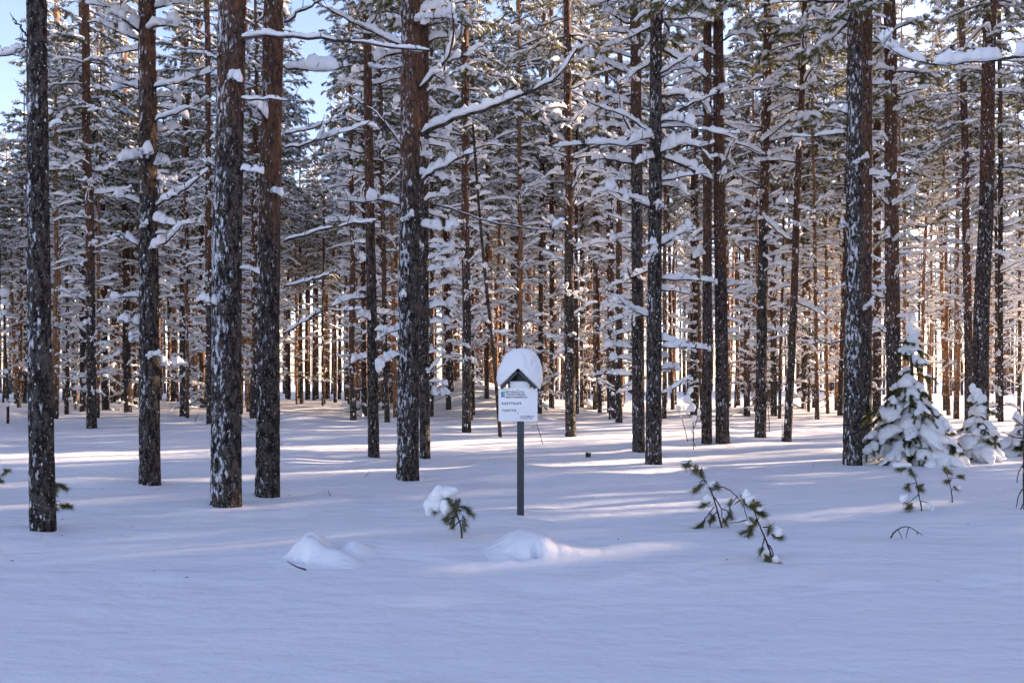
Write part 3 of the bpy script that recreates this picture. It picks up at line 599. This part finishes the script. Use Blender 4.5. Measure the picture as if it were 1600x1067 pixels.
# ------------------------------------------------------------------ sign
def box(b, x0, x1, y0, y1, z0, z1, bev=.0):
    import bmesh
    bm = bmesh.new(); bmesh.ops.create_cube(bm, size=1)
    for v in bm.verts: v.co = Vector(((x0 + x1) / 2 + v.co.x * (x1 - x0), (y0 + y1) / 2 + v.co.y * (y1 - y0), (z0 + z1) / 2 + v.co.z * (z1 - z0)))
    if bev: bmesh.ops.bevel(bm, geom=bm.edges[:], offset=bev, segments=2, affect='EDGES', profile=.6)
    bm.verts.ensure_lookup_table(); V = np.array([v.co[:] for v in bm.verts]); Q = [[v.index for v in f.verts] for f in bm.faces if len(f.verts) == 4]; T = [[v.index for v in f.verts] for f in bm.faces if len(f.verts) == 3]
    b.add(V, Q, T); bm.free()
def build_sign():
    WHITE = mat_plain('sign_white', (.80, .80, .82), .35, .04, 6, .4); STEEL = mat_plain('post_grey_paint', (.040, .047, .056), .5, .3, 12, .4); INK = mat_plain('black_print', (.012, .012, .014), .5, .1, 10)
    GREEN, BLUE, DGREEN = mat_plain('logo_green', (.10, .42, .10), .4, .1, 8), mat_plain('logo_blue', (.02, .16, .48), .4, .1, 8), mat_plain('logo_dark_green', (.01, .17, .10), .4, .1, 8)
    x0, d, zg = ground_at(813.4, 805); k = d / F; root = empty('property_sign', (x0, d, zg)); E = EYE - zg
    X = lambda px: (px - 813.4) * k; Z = lambda py: E + (HY - py) * k
    b = Buf(); box(b, X(807.9), X(818.9), .012, .012 + 11 * k, -.5, Z(582), .004); link('post', b.mesh('post', STEEL), root)
    b = Buf(); box(b, X(779), X(839.8), -.012, -.002, Z(658), Z(606), .0015); plate = link('plate', b.mesh('plate', WHITE), root)
    b = Buf(); box(b, X(796.8), X(827.4), .0, .008, Z(615), Z(595.8), .0015); link('small_plate', b.mesh('small_plate', WHITE), root)
    ax, az, ex0, ex1, ez = X(809.3), Z(575.3), X(780.8), X(838.6), Z(604.6); th = 5.2 * k
    for e in (ex0, ex1):                                   # two sloping roof boards
        b = Buf(); L = math.hypot(e - ax, az - ez); box(b, 0, L, -.055, .19, -th, 0, .003); sg = 1 if e > ax else -1; a = math.atan2(az - ez, abs(e - ax))
        V = b.v[0]; V = V @ Ry(a).T; V[:, 0] *= sg; b.v[0] = V + np.array([ax, 0, az])
        if sg < 0: b.q = [q[:, ::-1] for q in b.q]; b.t = [t[:, ::-1] for t in b.t]
        link('roof_board', b.mesh('roof_board', STEEL), root)
    b = Buf(); yb = .03; V = np.array([[ax, yb, az - th * 1.2], [ex0 + 5 * k, yb, Z(600)], [ex1 - 5 * k, yb, Z(600)], [ax, yb + .015, az - th * 1.2], [ex0 + 5 * k, yb + .015, Z(600)], [ex1 - 5 * k, yb + .015, Z(600)]])
    b.add(V, [[0, 3, 4, 1], [1, 4, 5, 2], [2, 5, 3, 0]], [[0, 1, 2], [3, 5, 4]]); link('gable_board', b.mesh('gable_board', STEEL), root)
    def text(t, px, py, h, name='lettering', spacing=1.0):
        cu = bpy.data.curves.new('t', 'FONT'); cu.body = t; cu.size = h * k * 1.42; cu.space_character = spacing; cu.offset = .0011 * h / 5
        o = bpy.data.objects.new('t', cu); col.objects.link(o); dg = bpy.context.evaluated_depsgraph_get(); me = bpy.data.meshes.new_from_object(o.evaluated_get(dg)); bpy.data.objects.remove(o)
        me.name = name; me.materials.clear(); me.materials.append(INK); q = link(name, me, plate); q.rotation_euler = (math.pi / 2, 0, 0); q.location = (X(px), -.0135, Z(py)); return q
    for i, t in enumerate(('METS\u00c4HALLITUS', 'FORSTSTYRELSEN', 'MEAHCIR\u00c1\u0110\u0110EHUS')): text(t, 790.3, 613.6 + 4.0 * i, 2.6, spacing=1.06)
    text('KORTTELI', 783.7, 631.8, 3.5, spacing=1.1); text('30', 808, 631.8, 3.8, spacing=1.35); text('TONTTI', 784.2, 643.0, 3.5, spacing=1.1); text('3', 803.8, 643.0, 3.8)
    text('LAATUMAA.FI', 813, 651.3, 2.3, spacing=1.12); text('Paras paikka Suomessa', 813, 654.0, 1.6, spacing=.92)
    for nm, mt, pts in (('logo_top', DGREEN, [(783, 616.8), (783, 611.6), (788.6, 616.8)]), ('logo_top', GREEN, [(784, 611.6), (788.8, 611.6), (788.8, 616.4)]), ('logo_bottom', BLUE, [(783.2, 617.4), (788.6, 617.4), (788.6, 621.6), (785.9, 619.4), (783.2, 621.6)])):
        b = Buf(); P = np.array([[X(p), -.0135, Z(q)] for p, q in pts]); n = len(P); P2 = P + np.array([0, .001, 0])
        b.add(np.concatenate([P, P2]), t=[[0, i, i + 1] for i in range(1, n - 1)]); link(nm, b.mesh(nm, mt), plate)
    for px, py in ((808.7, 609.2), (809.3, 645.2)):
        b = Buf(); blob(b, (X(px), -.012, Z(py)), (.006, .004, .006), RNG, ICO2, 0, 1); link('screw', b.mesh('screw', STEEL), plate)
    tag(root, 'white lettered notice plate on a dark post with a little gabled roof', 'sign')
    # its cap of snow
    v, f = _ico(5); V = v.copy(); cx_, cz = X(813.5), Z(585); rx, rz = 36.5 * k, 40 * k
    sq = np.sign(V) * np.abs(V) ** .95; sq /= np.maximum(1e-6, 1)
    n3 = (vn2(V[:, 0] * 2.3 + 5, V[:, 2] * 2.3 + V[:, 1], 31) - .5) * .18 + (vn2(V[:, 0] * 6 + V[:, 1] * 3, V[:, 2] * 6 - V[:, 1] * 2, 32) - .5) * .08 + (vn2(V[:, 0] * 17 + V[:, 1] * 9, V[:, 2] * 17, 33) - .5) * .018
    P = sq * (1 + n3)[:, None]; P = np.stack([cx_ + P[:, 0] * rx + P[:, 2] * 1.5 * k, .07 + P[:, 1] * .155, cz + P[:, 2] * rz], -1)
    roof = az - np.abs(P[:, 0] - ax) * (az - ez) / (ex1 - ax) + .004
    low = np.minimum(roof, az); P[:, 2] = np.maximum(P[:, 2], low)
    b = Buf(); b.add(P, t=f); o = link('snow_heap', b.mesh('snow_heap', SNOW)); o.location = (x0, d, zg); tag(o, 'tall domed cap of snow on the little roof of the sign', 'snow')
build_sign()

# ------------------------------------------------------------------ snowy young spruces
def spruce(px, py, top_py, rad_px, label, seed, n_wh, heavy=1.0, lumps=20, lump_t=.5):
    r = np.random.default_rng(seed); x, d, zg = ground_at(px, py); k = d / F; h = (py - top_py) * k - .1; rad = rad_px * k; root = empty('young_spruce', (x, d, zg))
    b = Buf(); tube(b, np.array([[0, 0, -.3], [.01, 0, h * .5], [0, .01, h * .97]]), [.03 * h, .018 * h, .005], 7); link('trunk', b.mesh('trunk', BRANCH), root)
    for i in range(n_wh):
        t = (i + .3) / n_wh
        for q in range(int(r.integers(4, 7)) if t < .5 else int(r.integers(3, 5))):
            z = h * np.clip(.08 + .90 * t + r.normal() * .03, .05, .97); L = rad * (1.04 - t) ** .9 * r.uniform(.45, 1.3) * (1.2 if t > .4 else 1) + .06; yw = r.random() * 6.283; dr = r.uniform(.5, 1.1) * heavy * (1 - .35 * t)
            P = path(r, L, r.uniform(-.1, .25) - .15 * heavy, lambda u: -dr * u * 1.2 + .3 * u ** 4, 9, .07); wd, ne, sn = Buf(), Buf(), Buf(); tube(wd, P, np.linspace(.010, .003, 9), 4)
            twigs = [P]
            for m in range(int(3 + L * 7)):
                u = r.uniform(.25, .98); i0 = int(u * 8); tw = path(r, L * r.uniform(.2, .4) * (1.2 - .6 * u) + .05, -.2, lambda u: -.8 * u, 6, .1) @ Rz((1 if m % 2 else -1) * r.uniform(.4, .95)).T + P[i0]; twigs.append(tw); tube(wd, tw, np.linspace(.004, .002, 6), 3)
            for tw in twigs:
                ln = np.linalg.norm(np.diff(tw, axis=0), axis=1).sum(); A = resample(tw, max(4, int(ln / .020))); D = np.gradient(A, axis=0)
                for p, dd in zip(A[1:], D[1:]): tuft(ne, p, unit(dd) + np.array([0, 0, -.35]), r, 16, .055, .0055, 1.0, .02)
                tuft(ne, A[-1], D[-1], r, 26, .065, .0055, .7, .04)
            # snow lies in a few big slumped pillows over the whole bough, leaving its green tips free
            e0 = r.uniform(.5, .8) if t < .4 else r.uniform(.3, .62); B = resample(P, 40)[:int(e0 * 40)]; w0 = np.clip(.05 + .10 * L, .06, .15) * r.uniform(.75, 1.2) * heavy ** .5
            if r.random() < (.95 if t < .4 else .6): snow_sweep(sn, B + np.array([0, 0, .02]), w0, w0 * r.uniform(.7, 1.0), r, 12, .32, 0, .22, .035)
            for tw in twigs[1:]:
                if r.random() < (.65 if t < .4 else .4):
                    ff = r.uniform(.035, .065); B = resample(tw, 24)[:int(r.integers(14, 22))]; snow_sweep(sn, B + np.array([0, 0, .015]), ff * 1.1, ff, r, 9, .32, 0, .22, .03)
            bo = link('bough', wd.mesh('bough', BRANCH), root); bo.location = (0, 0, z); bo.rotation_euler = (0, 0, yw); link('needles', ne.mesh('needles', SPRUCE), bo)['kind'] = 'stuff'
            if sn.n: link('bough_snow', sn.mesh('bough_snow', SNOW), bo)['kind'] = 'stuff'
    for q in range(int(lumps)):
        t = r.random() ** 1.7 * lump_t; a = r.random() * 6.283; rr_ = rad * (1 - t) ** .9 * r.uniform(.25, .70); z = h * (.10 + .85 * t) * r.uniform(.75, 1.05); s = (.06 + .10 * rad) * r.uniform(.6, 1.35) * (1.1 - .6 * t); b = Buf(); v, f = ICO3
        n3 = 1 + .95 * (vn2(v[:, 0] * 1.9 + q * 7, v[:, 2] * 1.9 + v[:, 1] * 1.6, 45) - .5) + .34 * (vn2(v[:, 0] * 4 + q, v[:, 2] * 4 + v[:, 1] * 3, 46) - .5); V = v * n3[:, None] * np.array([1.45, 1.05, .75]) * s
        V[:, 2] -= .55 * np.clip(V[:, 0], -.03, None); V = V @ Rz(a).T + np.array([math.cos(a) * rr_, math.sin(a) * rr_, z]); b.add(V, t=f); link('snow_lump', b.mesh('snow_lump', SNOW), root)
    b = Buf()
    for q in range(4):
        v, f = ICO3; n3 = 1 + .5 * (vn2(v[:, 0] * 1.8 + q * 7, v[:, 2] * 1.8 + v[:, 1] * 1.4, 43) - .5)
        b.add(np.array([r.normal() * .03, r.normal() * .03, h - .10 * q * h / 2]) + v * n3[:, None] * np.array([.06 + .022 * q, .06 + .022 * q, .10]) * (.65 + .15 * h), t=f)
    link('top_snow', b.mesh('top_snow', SNOW), root); tag(root, label, 'spruce', 'snow-laden young spruces'); return x, d, zg, k
spruce(1424, 722, 503, 86, 'tall young spruce bowed under heavy snow, beside the thick frosted trunk', 61, 10, 1.05, 13)
spruce(1527, 720, 598, 41, 'smaller rounded young spruce muffled in snow, before the dark leaning pine', 62, 6, 1.3, 26, .95)
spruce(1592, 712, 640, 34, 'squat snow-buried young spruce cut by the edge of the picture', 63, 5, 1.2, 20, .9)
spruce(1476, 727, 648, 46, 'low hummock of snow-buried spruce boughs between the tall spruce and the rounded one', 64, 4, 1.35, 26, .8)

# ------------------------------------------------------------------ pine saplings and sticks poking out of the snow
def sapling(name, label, zm, base, strokes, tufts=(), caps=(), seed=0, r0=.009, cat='sapling', group=None, stem='stem', nl=.066):
    """zm = (scale, x0, y0): the coordinates below were read in an enlarged crop."""
    r = np.random.default_rng(seed); sx = lambda p: (zm[1] + p[0] / zm[0], zm[2] + p[1] / zm[0]); bx, by = sx(base); x, d, zg = ground_at(bx, by); k = d / F; root = empty(name, (x, d, zg)); ph = r.random() * 6
    def loc(p):
        a, c = sx(p); dy = .10 * math.sin(ph + a * .045) + .06 * math.sin(c * .06 + ph * 2); dd = d + dy
        return np.array([(a - CX) / F * dd - x, dy, EYE + (HY - c) / F * dd - zg])
    for i, s in enumerate(strokes):
        P = smooth(np.array([loc(p) for p in s]), 5 * len(s)); P = P + r.normal(size=P.shape) * .0015; b = Buf()
        if i == 0: P = np.concatenate([P[:1] + np.array([[0, 0, -.12]]), P])
        tube(b, P, np.linspace(r0 if i == 0 else r0 * .62, r0 * .35, len(P)), 6); link(stem if i == 0 else 'twig', b.mesh('stem', BRANCH), root)
    for t in tufts:
        p = loc(t[:2]); dv = np.array([t[2], r.normal() * .4, -t[3]]) if len(t) > 2 else np.array([r.normal(), r.normal() * .5, -.4]); b = Buf(); dv = unit(dv)
        for m in range(3): tuft(b, p - dv * .026 * m, dv, r, 54, nl, .0023, 1.0, .035)
        tube(b, np.array([p - dv * .07, p, p + dv * .01]), .0035, 4); link('needle_tuft', b.mesh('needle_tuft', NEEDLE), root)
    for c in caps:
        b = Buf(); p = loc(c[:2]); rx, rz = c[2] / zm[0] * k, c[3] / zm[0] * k; v, f = ICO3; n3 = 1 + .55 * (vn2(v[:, 0] * 1.7 + c[0], v[:, 2] * 1.7 + v[:, 1] * 1.3, 41) - .5) + .16 * (vn2(v[:, 0] * 5 + v[:, 1] * 3, v[:, 2] * 5 + c[1], 42) - .5)
        b.add(p + v * n3[:, None] * np.array([rx * 1.08, rx * .9, rz * 1.08]), t=f); link('snow_clump', b.mesh('snow_clump', SNOW), root)
    tag(root, label, cat, group); return root
SAP = 'small pine saplings poking through the snow'
sapling('pine_sapling', 'little pine sapling drooping under a rounded clump of snow beside the sign', (2.963, 420, 680), (893, 468), [[(893, 468), (890, 420), (875, 375), (860, 345), (850, 315)], [(860, 345), (845, 308), (815, 303), (788, 322)], [(872, 335), (910, 330), (945, 368)], [(872, 375), (840, 385), (812, 400)], [(880, 400), (858, 420), (850, 435)], [(885, 395), (905, 395), (912, 415)]],
        [(768, 358, -1, .6), (780, 335, -.6, .6), (822, 402, -.4, 1), (810, 392, -.8, .8), (850, 432, -.2, 1), (855, 385, -.4, 1), (845, 362, -.5, .6), (870, 305, .4, -.7), (820, 285, -.6, -.4), (850, 330, .3, .6), (925, 345, 1, .5), (948, 370, 1, .6), (912, 412, .3, 1), (905, 440, .2, 1), (885, 350, .8, .3), (872, 330, -.2, .7), (840, 410, -.6, .9), (930, 360, .7, .8)], [(758, 320, 34, 46), (790, 270, 36, 34), (838, 262, 40, 26), (785, 310, 36, 36), (818, 338, 22, 32), (742, 350, 16, 22)], 1, .009, group=SAP)
sapling('pine_sapling', 'taller bent pine sapling with an arching bare side shoot, out in the open snow', (4.85, 1040, 680), (430, 715), [[(430, 715), (400, 600), (370, 490), (345, 420), (310, 360), (255, 280), (210, 235), (165, 215)], [(310, 350), (270, 340), (245, 400)], [(370, 540), (330, 590), (290, 650), (230, 700)], [(395, 580), (360, 600), (345, 650), (330, 720)], [(370, 470), (410, 530), (430, 580), (420, 620), (460, 660)], [(430, 555), (470, 570), (500, 620)], [(345, 420), (420, 385), (480, 410), (545, 465), (590, 530), (620, 640)], [(620, 640), (560, 655), (480, 665)], [(545, 465), (510, 500), (490, 530)], [(565, 490), (520, 520)], [(300, 620), (285, 670), (290, 715)]],
        [(135, 222, -1, .2), (150, 245, -.6, 1), (180, 245, -.3, 1), (215, 275, -.3, 1), (230, 290, -.3, 1), (265, 305, -.2, 1), (285, 320, .3, 1), (225, 415, -.8, .6), (210, 430, -.6, .8), (250, 395, -.6, .4), (345, 402, -.5, .8), (390, 392, .6, .3), (400, 408, .3, 1), (260, 545, -1, .5), (285, 520, -.7, .3), (330, 520, .2, 1), (345, 500, .4, 1), (350, 645, -.6, .5), (330, 655, -.7, .6), (365, 640, .3, .8), (240, 700, -1, .4), (215, 715, -1, .3), (265, 690, -.4, .5), (460, 680, .3, .8), (450, 660, -.4, .8), (505, 635, .5, .8), (495, 610, .2, 1), (480, 530, -.3, 1)],
        [(158, 203, 42, 14), (205, 225, 18, 12), (350, 368, 38, 22), (322, 488, 36, 44), (380, 372, 18, 14)], 2, .010, group=SAP)
sapling('pine_sapling', 'nearest pine sapling, slanting with clumps of snow at its tips', (4.85, 1040, 680), (825, 935), [[(825, 935), (800, 915), (775, 830), (750, 770), (715, 690), (690, 630), (668, 565)], [(750, 775), (735, 830), (715, 900)], [(770, 820), (800, 850), (820, 920)], [(735, 695), (780, 695), (805, 715)], [(690, 640), (660, 690), (640, 720), (620, 770)], [(668, 565), (630, 530), (590, 470)]],
        [(580, 460, -.3, -1), (600, 515, -.8, .3), (640, 540, -.8, .4), (620, 530, -.6, .8), (690, 525, .6, -.3), (720, 535, 1, .1), (740, 600, 1, .5), (715, 585, .6, .6), (760, 610, 1, .3), (655, 680, -.7, .6), (630, 700, -.8, .5), (680, 670, .5, .5), (575, 745, -1, .4), (650, 750, 0, 1), (625, 765, -.4, 1), (860, 770, 1, .4), (835, 765, .3, .8), (880, 780, 1, .4), (790, 685, .2, -1), (712, 895, -.3, 1), (752, 965, -.7, .7), (740, 975, -1, .4), (840, 992, .5, .3), (865, 985, 1, .2), (815, 990, -.5, .3), (770, 940, .2, .6)],
        [(612, 455, 32, 36), (640, 500, 34, 36), (708, 552, 32, 20), (840, 728, 40, 30), (860, 752, 26, 14), (640, 662, 34, 18), (755, 900, 28, 46), (830, 955, 30, 36)], 3, .010, group=SAP)
sapling('pine_sapling', 'small snow-tipped sapling in front of the tall young spruce', (2.807, 1320, 480), (340, 900), [[(340, 900), (325, 820), (310, 750), (285, 715), (255, 705)], [(315, 770), (280, 775), (270, 800)], [(335, 850), (360, 855), (372, 880)], [(325, 820), (290, 850), (270, 860)]],
        [(225, 712, -1, .1), (245, 714, -.8, .4), (290, 732, .2, .8), (305, 740, .5, .6), (265, 795, -.6, .6), (285, 805, .2, 1), (345, 805, .7, .3), (335, 800, .8, .6), (258, 855, -.7, .5), (280, 882, -.3, 1), (270, 885, -.8, .5), (295, 880, .6, .5), (365, 905, -.3, 1), (380, 912, .3, 1), (320, 790, -.5, .5)], [(248, 690, 36, 12), (258, 838, 20, 20), (373, 888, 18, 32), (372, 915, 20, 12)], 4, .008, group=SAP)
sapling('pine_sapling', 'smallest upright sapling in front of the smaller rounded spruce', (2.807, 1320, 480), (473, 858), [[(473, 858), (465, 790), (450, 740), (435, 705)], [(455, 750), (500, 748)], [(468, 800), (492, 795)], [(473, 850), (458, 856)]], [(438, 702, -.3, -1), (460, 722, .4, .3), (468, 730, .8, .2), (512, 742, 1, 0), (520, 745, 1, .2), (447, 770, -.6, .3), (440, 765, -.8, .2), (495, 800, .6, .4)], [(497, 790, 10, 8)], 5, .007, group=SAP)
sapling('bare_twig', 'bare arched twig sticking out of open snow before the spruces', (2.807, 1320, 480), (200, 1012), [[(200, 1012), (215, 985), (250, 963), (285, 962), (320, 985), (342, 1000)], [(230, 972), (245, 995), (252, 1016)], [(282, 963), (272, 990), (268, 1012)], [(320, 985), (316, 1000)]], (), (), 6, .007, 'twig')
sapling('dead_sapling', 'thin dead stem with hanging twigs at the very edge of the picture', (2.807, 1320, 480), (786, 882), [[(786, 882), (784, 700), (783, 540), (782, 410)], [(783, 520), (762, 505), (740, 484)], [(783, 575), (745, 570), (690, 545)], [(784, 790), (760, 830), (752, 880)], [(784, 860), (765, 895), (738, 920)], [(784, 690), (762, 720), (755, 770)]], (), (), 7, .011, 'sapling')
sapling('pine_sapling', 'needled shoot poking in at the picture edge near the bare trunk', (6.67, 0, 700), (-20, 420), [[(-20, 420), (-5, 340), (25, 265), (70, 232)], [(-8, 370), (12, 352)]], [(100, 240, 1, .15), (80, 236, 1, .2), (15, 352, .8, .2), (25, 348, .8, .1), (30, 280, -.4, .6)], (), 8, .008, group=SAP)
sapling('pine_sapling', 'two drooping green shoots at the foot of the bare straight trunk', (6.67, 0, 700), (560, 800), [[(560, 800), (562, 600), (565, 500), (570, 395), (620, 383), (665, 398)], [(564, 545), (610, 550), (680, 605)], [(585, 392), (590, 430)], [(590, 552), (592, 640)]], [(700, 435, .7, .7), (680, 415, .7, .6), (665, 400, .8, .3), (725, 612, 1, .1), (750, 612, 1, 0), (690, 608, .8, .3), (655, 618, -.6, .4), (592, 432, 0, 1), (578, 485, 0, 1), (594, 642, .2, .6)], (), 9, .006, group=SAP)
sapling('dead_sapling', 'thin snow-clotted sapling beyond the open snow, between twin and side-by-side pines', (2.963, 1060, 350), (70, 1040), [[(70, 1040), (70, 940), (62, 860), (55, 780)], [(70, 950), (95, 880), (100, 850)], [(66, 900), (30, 870), (20, 840)], [(68, 1000), (82, 1035)]], (), [(55, 770, 12, 16), (45, 815, 22, 14), (62, 850, 18, 20), (95, 870, 8, 14), (40, 868, 12, 10), (70, 900, 10, 14), (68, 960, 7, 12)], 10, .014, 'sapling')
sapling('dead_sapling', 'slanting bare stick beside the snow-clotted thin sapling', (2.963, 1060, 350), (42, 1002), [[(42, 1002), (25, 930), (5, 870), (-8, 850)]], (), [(0, 852, 12, 10), (14, 890, 8, 6)], 11, .011, 'stick')
sapling('bare_stick', 'bare slanting stick in the snow just past the sign post', (2.963, 530, 350), (942, 1020), [[(942, 1020), (928, 965), (908, 905)], [(920, 945), (890, 938), (880, 948)], [(918, 935), (902, 930), (898, 942)]], (), (), 12, .010, 'stick')
sapling('bare_stick', 'short upright stick beside the foot of the reddish leaning pine', (2.963, 1060, 350), (480, 1006), [[(480, 1006), (480, 960), (481, 928)]], (), (), 13, .014, 'stick')
sapling('bare_stick', 'thin upright stick behind the short-boughed dark pine', (2.963, 1060, 350), (421, 965), [[(421, 965), (418, 850), (408, 780)]], (), (), 14, .012, 'stick')
sapling('bare_twig', 'curved dark twig on the snow at the foot of the double-lobed snow mound', (2.963, 420, 680), (172, 622), [[(172, 622), (140, 612), (108, 596), (84, 582)]], (), (), 15, .008, 'twig')
sapling('bare_twig', 'small bent twig in open snow near the smooth reddish trunk', (2.963, 420, 680), (286, 282), [[(286, 282), (280, 268), (274, 255)]], (), (), 16, .006, 'twig')
sapling('bare_twig', 'faint curled twig in the snow left of the long-boughed pine', (2.963, 420, 680), (447, 188), [[(447, 188), (458, 178), (475, 170)]], (), (), 17, .006, 'twig')
sapling('bare_twig', 'two thin dead twigs between the thickest trunk and the smooth reddish one', (5.34, 300, 600), (415, 395), [[(415, 395), (418, 345), (450, 350), (485, 372), (530, 376)], [(416, 360), (420, 275), (470, 310), (500, 328), (548, 330)]], (), (), 19, .010, 'twig')
sapling('bare_stick', 'short forked stick before the thickest trunk, farther back in the snow', (5.34, 300, 600), (25, 322), [[(25, 322), (35, 285), (58, 240)], [(32, 290), (22, 270)]], (), (), 20, .014, 'stick')
def pole(label, px, py, tx, ty, r0, caps, name, seed):
    r = np.random.default_rng(seed); x, d, zg = ground_at(px, py); k = d / F; root = empty(name, (x, d, zg)); h = (py - ty) * k; dx = (tx - px) * k; b = Buf()
    P = np.array([[dx * t + .02 * math.sin(t * 7), .02 * math.sin(t * 5), -.3 + (h + .3) * t] for t in np.linspace(0, 1, 14)]); tube(b, P, np.linspace(r0, r0 * .6, 14), 8); link('stem', b.mesh('stem', BRANCH), root)
    for q in range(9):
        t = r.uniform(.15, .95); yw = r.random() * 6.28; c = Buf(); Q = path(r, r.uniform(.15, .5), r.uniform(-.2, .5), lambda u: 0, 5, .1) @ Rz(yw).T + np.array([dx * t, 0, h * t]); tube(c, Q, np.linspace(.006, .002, 5), 4); br = link('twig', c.mesh('twig', BRANCH), root)
        c = Buf(); snow_sweep(c, Q + np.array([0, 0, .012]), .03, .045, r, 7, .3, 0, .4, .03); link('twig_snow', c.mesh('twig_snow', SNOW), br)
    for t, rx, rz in caps:
        c = Buf(); blob(c, (dx * t, -r0 * .3, h * t), (rx, rx, rz), r, ICO3, .06, .9); link('snow_clump', c.mesh('snow_clump', SNOW), root)
    tag(root, label, 'dead tree')
pole('thin dead pole topped by a ball of snow, out beyond the bare trunk', 12, 662, 7, 458, .045, [(1.0, .15, .16), (.93, .11, .12), (.85, .08, .1), (.7, .06, .08), (.4, .06, .09), (.15, .07, .1)], 'dead_pole', 71)
pole('thin dark leaning dead stem behind the sign', 783, 683, 738, 195, .05, [(.55, .07, .08), (.8, .06, .07)], 'dead_pole', 72)
def stump():
    x, d, zg = ground_at(919, 714); b = Buf(); z = np.linspace(-.1, .085, 6); a = np.arange(12) * 2 * math.pi / 12
    V = np.stack([np.stack([(.052 - .02 * (q + .1)) * (1 + .12 * np.sin(a * 3 + q * 9)) * np.cos(a), (.05 - .02 * (q + .1)) * np.sin(a), np.full(12, q) + (.012 * np.sin(a * 2) if i == 5 else 0)], -1) for i, q in enumerate(z)]).reshape(-1, 3)
    b.add(np.concatenate([V, [[0, 0, .07]]]), ringfaces(6, 12), [[72, 60 + j, 60 + (j + 1) % 12] for j in range(12)]); root = empty('small_stump', (x, d, zg)); link('stem', b.mesh('stem', BRANCH), root)
    c = Buf(); blob(c, (0, 0, .08), (.04, .04, .02), RNG, ICO2, .08, .6); link('snow_clump', c.mesh('snow_clump', SNOW), root); tag(root, 'tiny broken stump in the open snow past the sign', 'stump')
stump()

# ------------------------------------------------------------------ snow mounds on buried saplings (height patches that sink into the ground at their rims)
def mound(label, cx_px, cy_px, half, shape, hole=None):
    x0, d, zg = ground_at(cx_px, cy_px); n = 96; u = np.linspace(-half, half, n); Xm, Ym = np.meshgrid(u, u); k = d / F
    Z = shape(Xm, Ym, k); Z = Z + .022 * (vn2(Xm * 14, Ym * 14, 51) - .5) * sst(.02, .1, Z) + .05 * (vn2(Xm * 5, Ym * 5, 52) - .5) * sst(.02, .12, Z)
    W = H(Xm + x0, Ym + d) - zg + Z - .012 - .05 * sst(half * .85, half, np.maximum(abs(Xm), abs(Ym)))
    b = Buf(); i = np.arange(n - 1)[:, None] * n; j = np.arange(n - 1)[None]; b.add(np.stack([Xm, Ym, W], -1).reshape(-1, 3), np.stack([i + j, i + j + 1, i + n + j + 1, i + n + j], -1).reshape(-1, 4))
    o = link('snow_mound', b.mesh('snow_mound', GROUND)); o.location = (x0, d, zg); tag(o, label, 'mound', 'snow mounds over buried saplings')
def g(X, Y, x, y, a, sx, sy, p=2.0): return a * np.exp(-(np.abs((X - x) / sx) ** p + np.abs((Y - y) / sy) ** p))
# left: a rounded hump, an arched ridge running down to one side, a small second lobe
def left_shape(X, Y, k):
    ridge = np.zeros_like(X)
    for t in np.linspace(0, 1, 14): ridge = np.maximum(ridge, g(X, Y, (-20 + 75 * t) * k, -.05 - .22 * t, (.165 - .11 * t) * (.95 + .1 * math.sin(t * 9 + 1)), 18 * k, .13, 2.2))
    return np.maximum.reduce([ridge, g(X, Y, -18 * k, .06, .17, 26 * k, .20, 2.6), g(X, Y, -32 * k, .02, .12, 20 * k, .16, 2.4), g(X, Y, 48 * k, .04, .09, 26 * k, .14), g(X, Y, 0, 0, .04, 75 * k, .4)]) - g(X, Y, -22 * k, -.20, .075, 8 * k, .07)
mound('double-lobed mound of snow with a dark twig at its foot', 503, 868, .85, left_shape)
def centre_shape(X, Y, k):
    z = np.maximum(g(X, Y, 0, 0, .155, 48 * k, .32, 2.4), g(X, Y, 28 * k, -.02, .075, 62 * k, .3)); return z - g(X, Y, 10 * k, -.27, .10, 4 * k, .06, 2.4) - g(X, Y, -12 * k, -.30, .05, 16 * k, .08)
mound('low smooth snow mound with a small dark hollow, before the sign post', 826, 858, .95, centre_shape)
sapling('bare_twig', 'dark stub added to darken the hollow of the low smooth mound', (2.963, 420, 680), (1212, 548), [[(1212, 548), (1220, 525), (1226, 505)], [(1216, 540), (1224, 530)]], (), (), 25, .012, 'twig')  # added dark stub standing in for the shade inside the hollow

# ------------------------------------------------------------------ bark flakes and needle litter shed on the snow
def litter():
    r = np.random.default_rng(88); b = Buf()
    for q in range(170):
        if r.random() < .6:
            hx, hy = HAND[int(r.integers(0, 24))]; x, y = hx + r.normal() * .7, hy + r.normal() * .7
        else: y = r.uniform(5.5, 22); x = r.uniform(-.64, .64) * y
        s = r.uniform(.004, .012) * (1 + y / 25); z = float(H(x, y)); a = r.random() * 6.28; V = np.array([[-1, -.5, 0], [1, -.4, .15], [.8, .5, .3], [-.9, .4, .1], [0, 0, .5]]) * s
        b.add(V @ Rz(a).T + np.array([x, y, z + .003]), [[0, 3, 2, 1]], [[0, 1, 4], [1, 2, 4], [2, 3, 4], [3, 0, 4]])
    tag(link('bark_litter', b.mesh('bark_litter', BRANCH)), 'scattered dark bark flakes and needles on the snow', None, None, 'stuff')
litter()
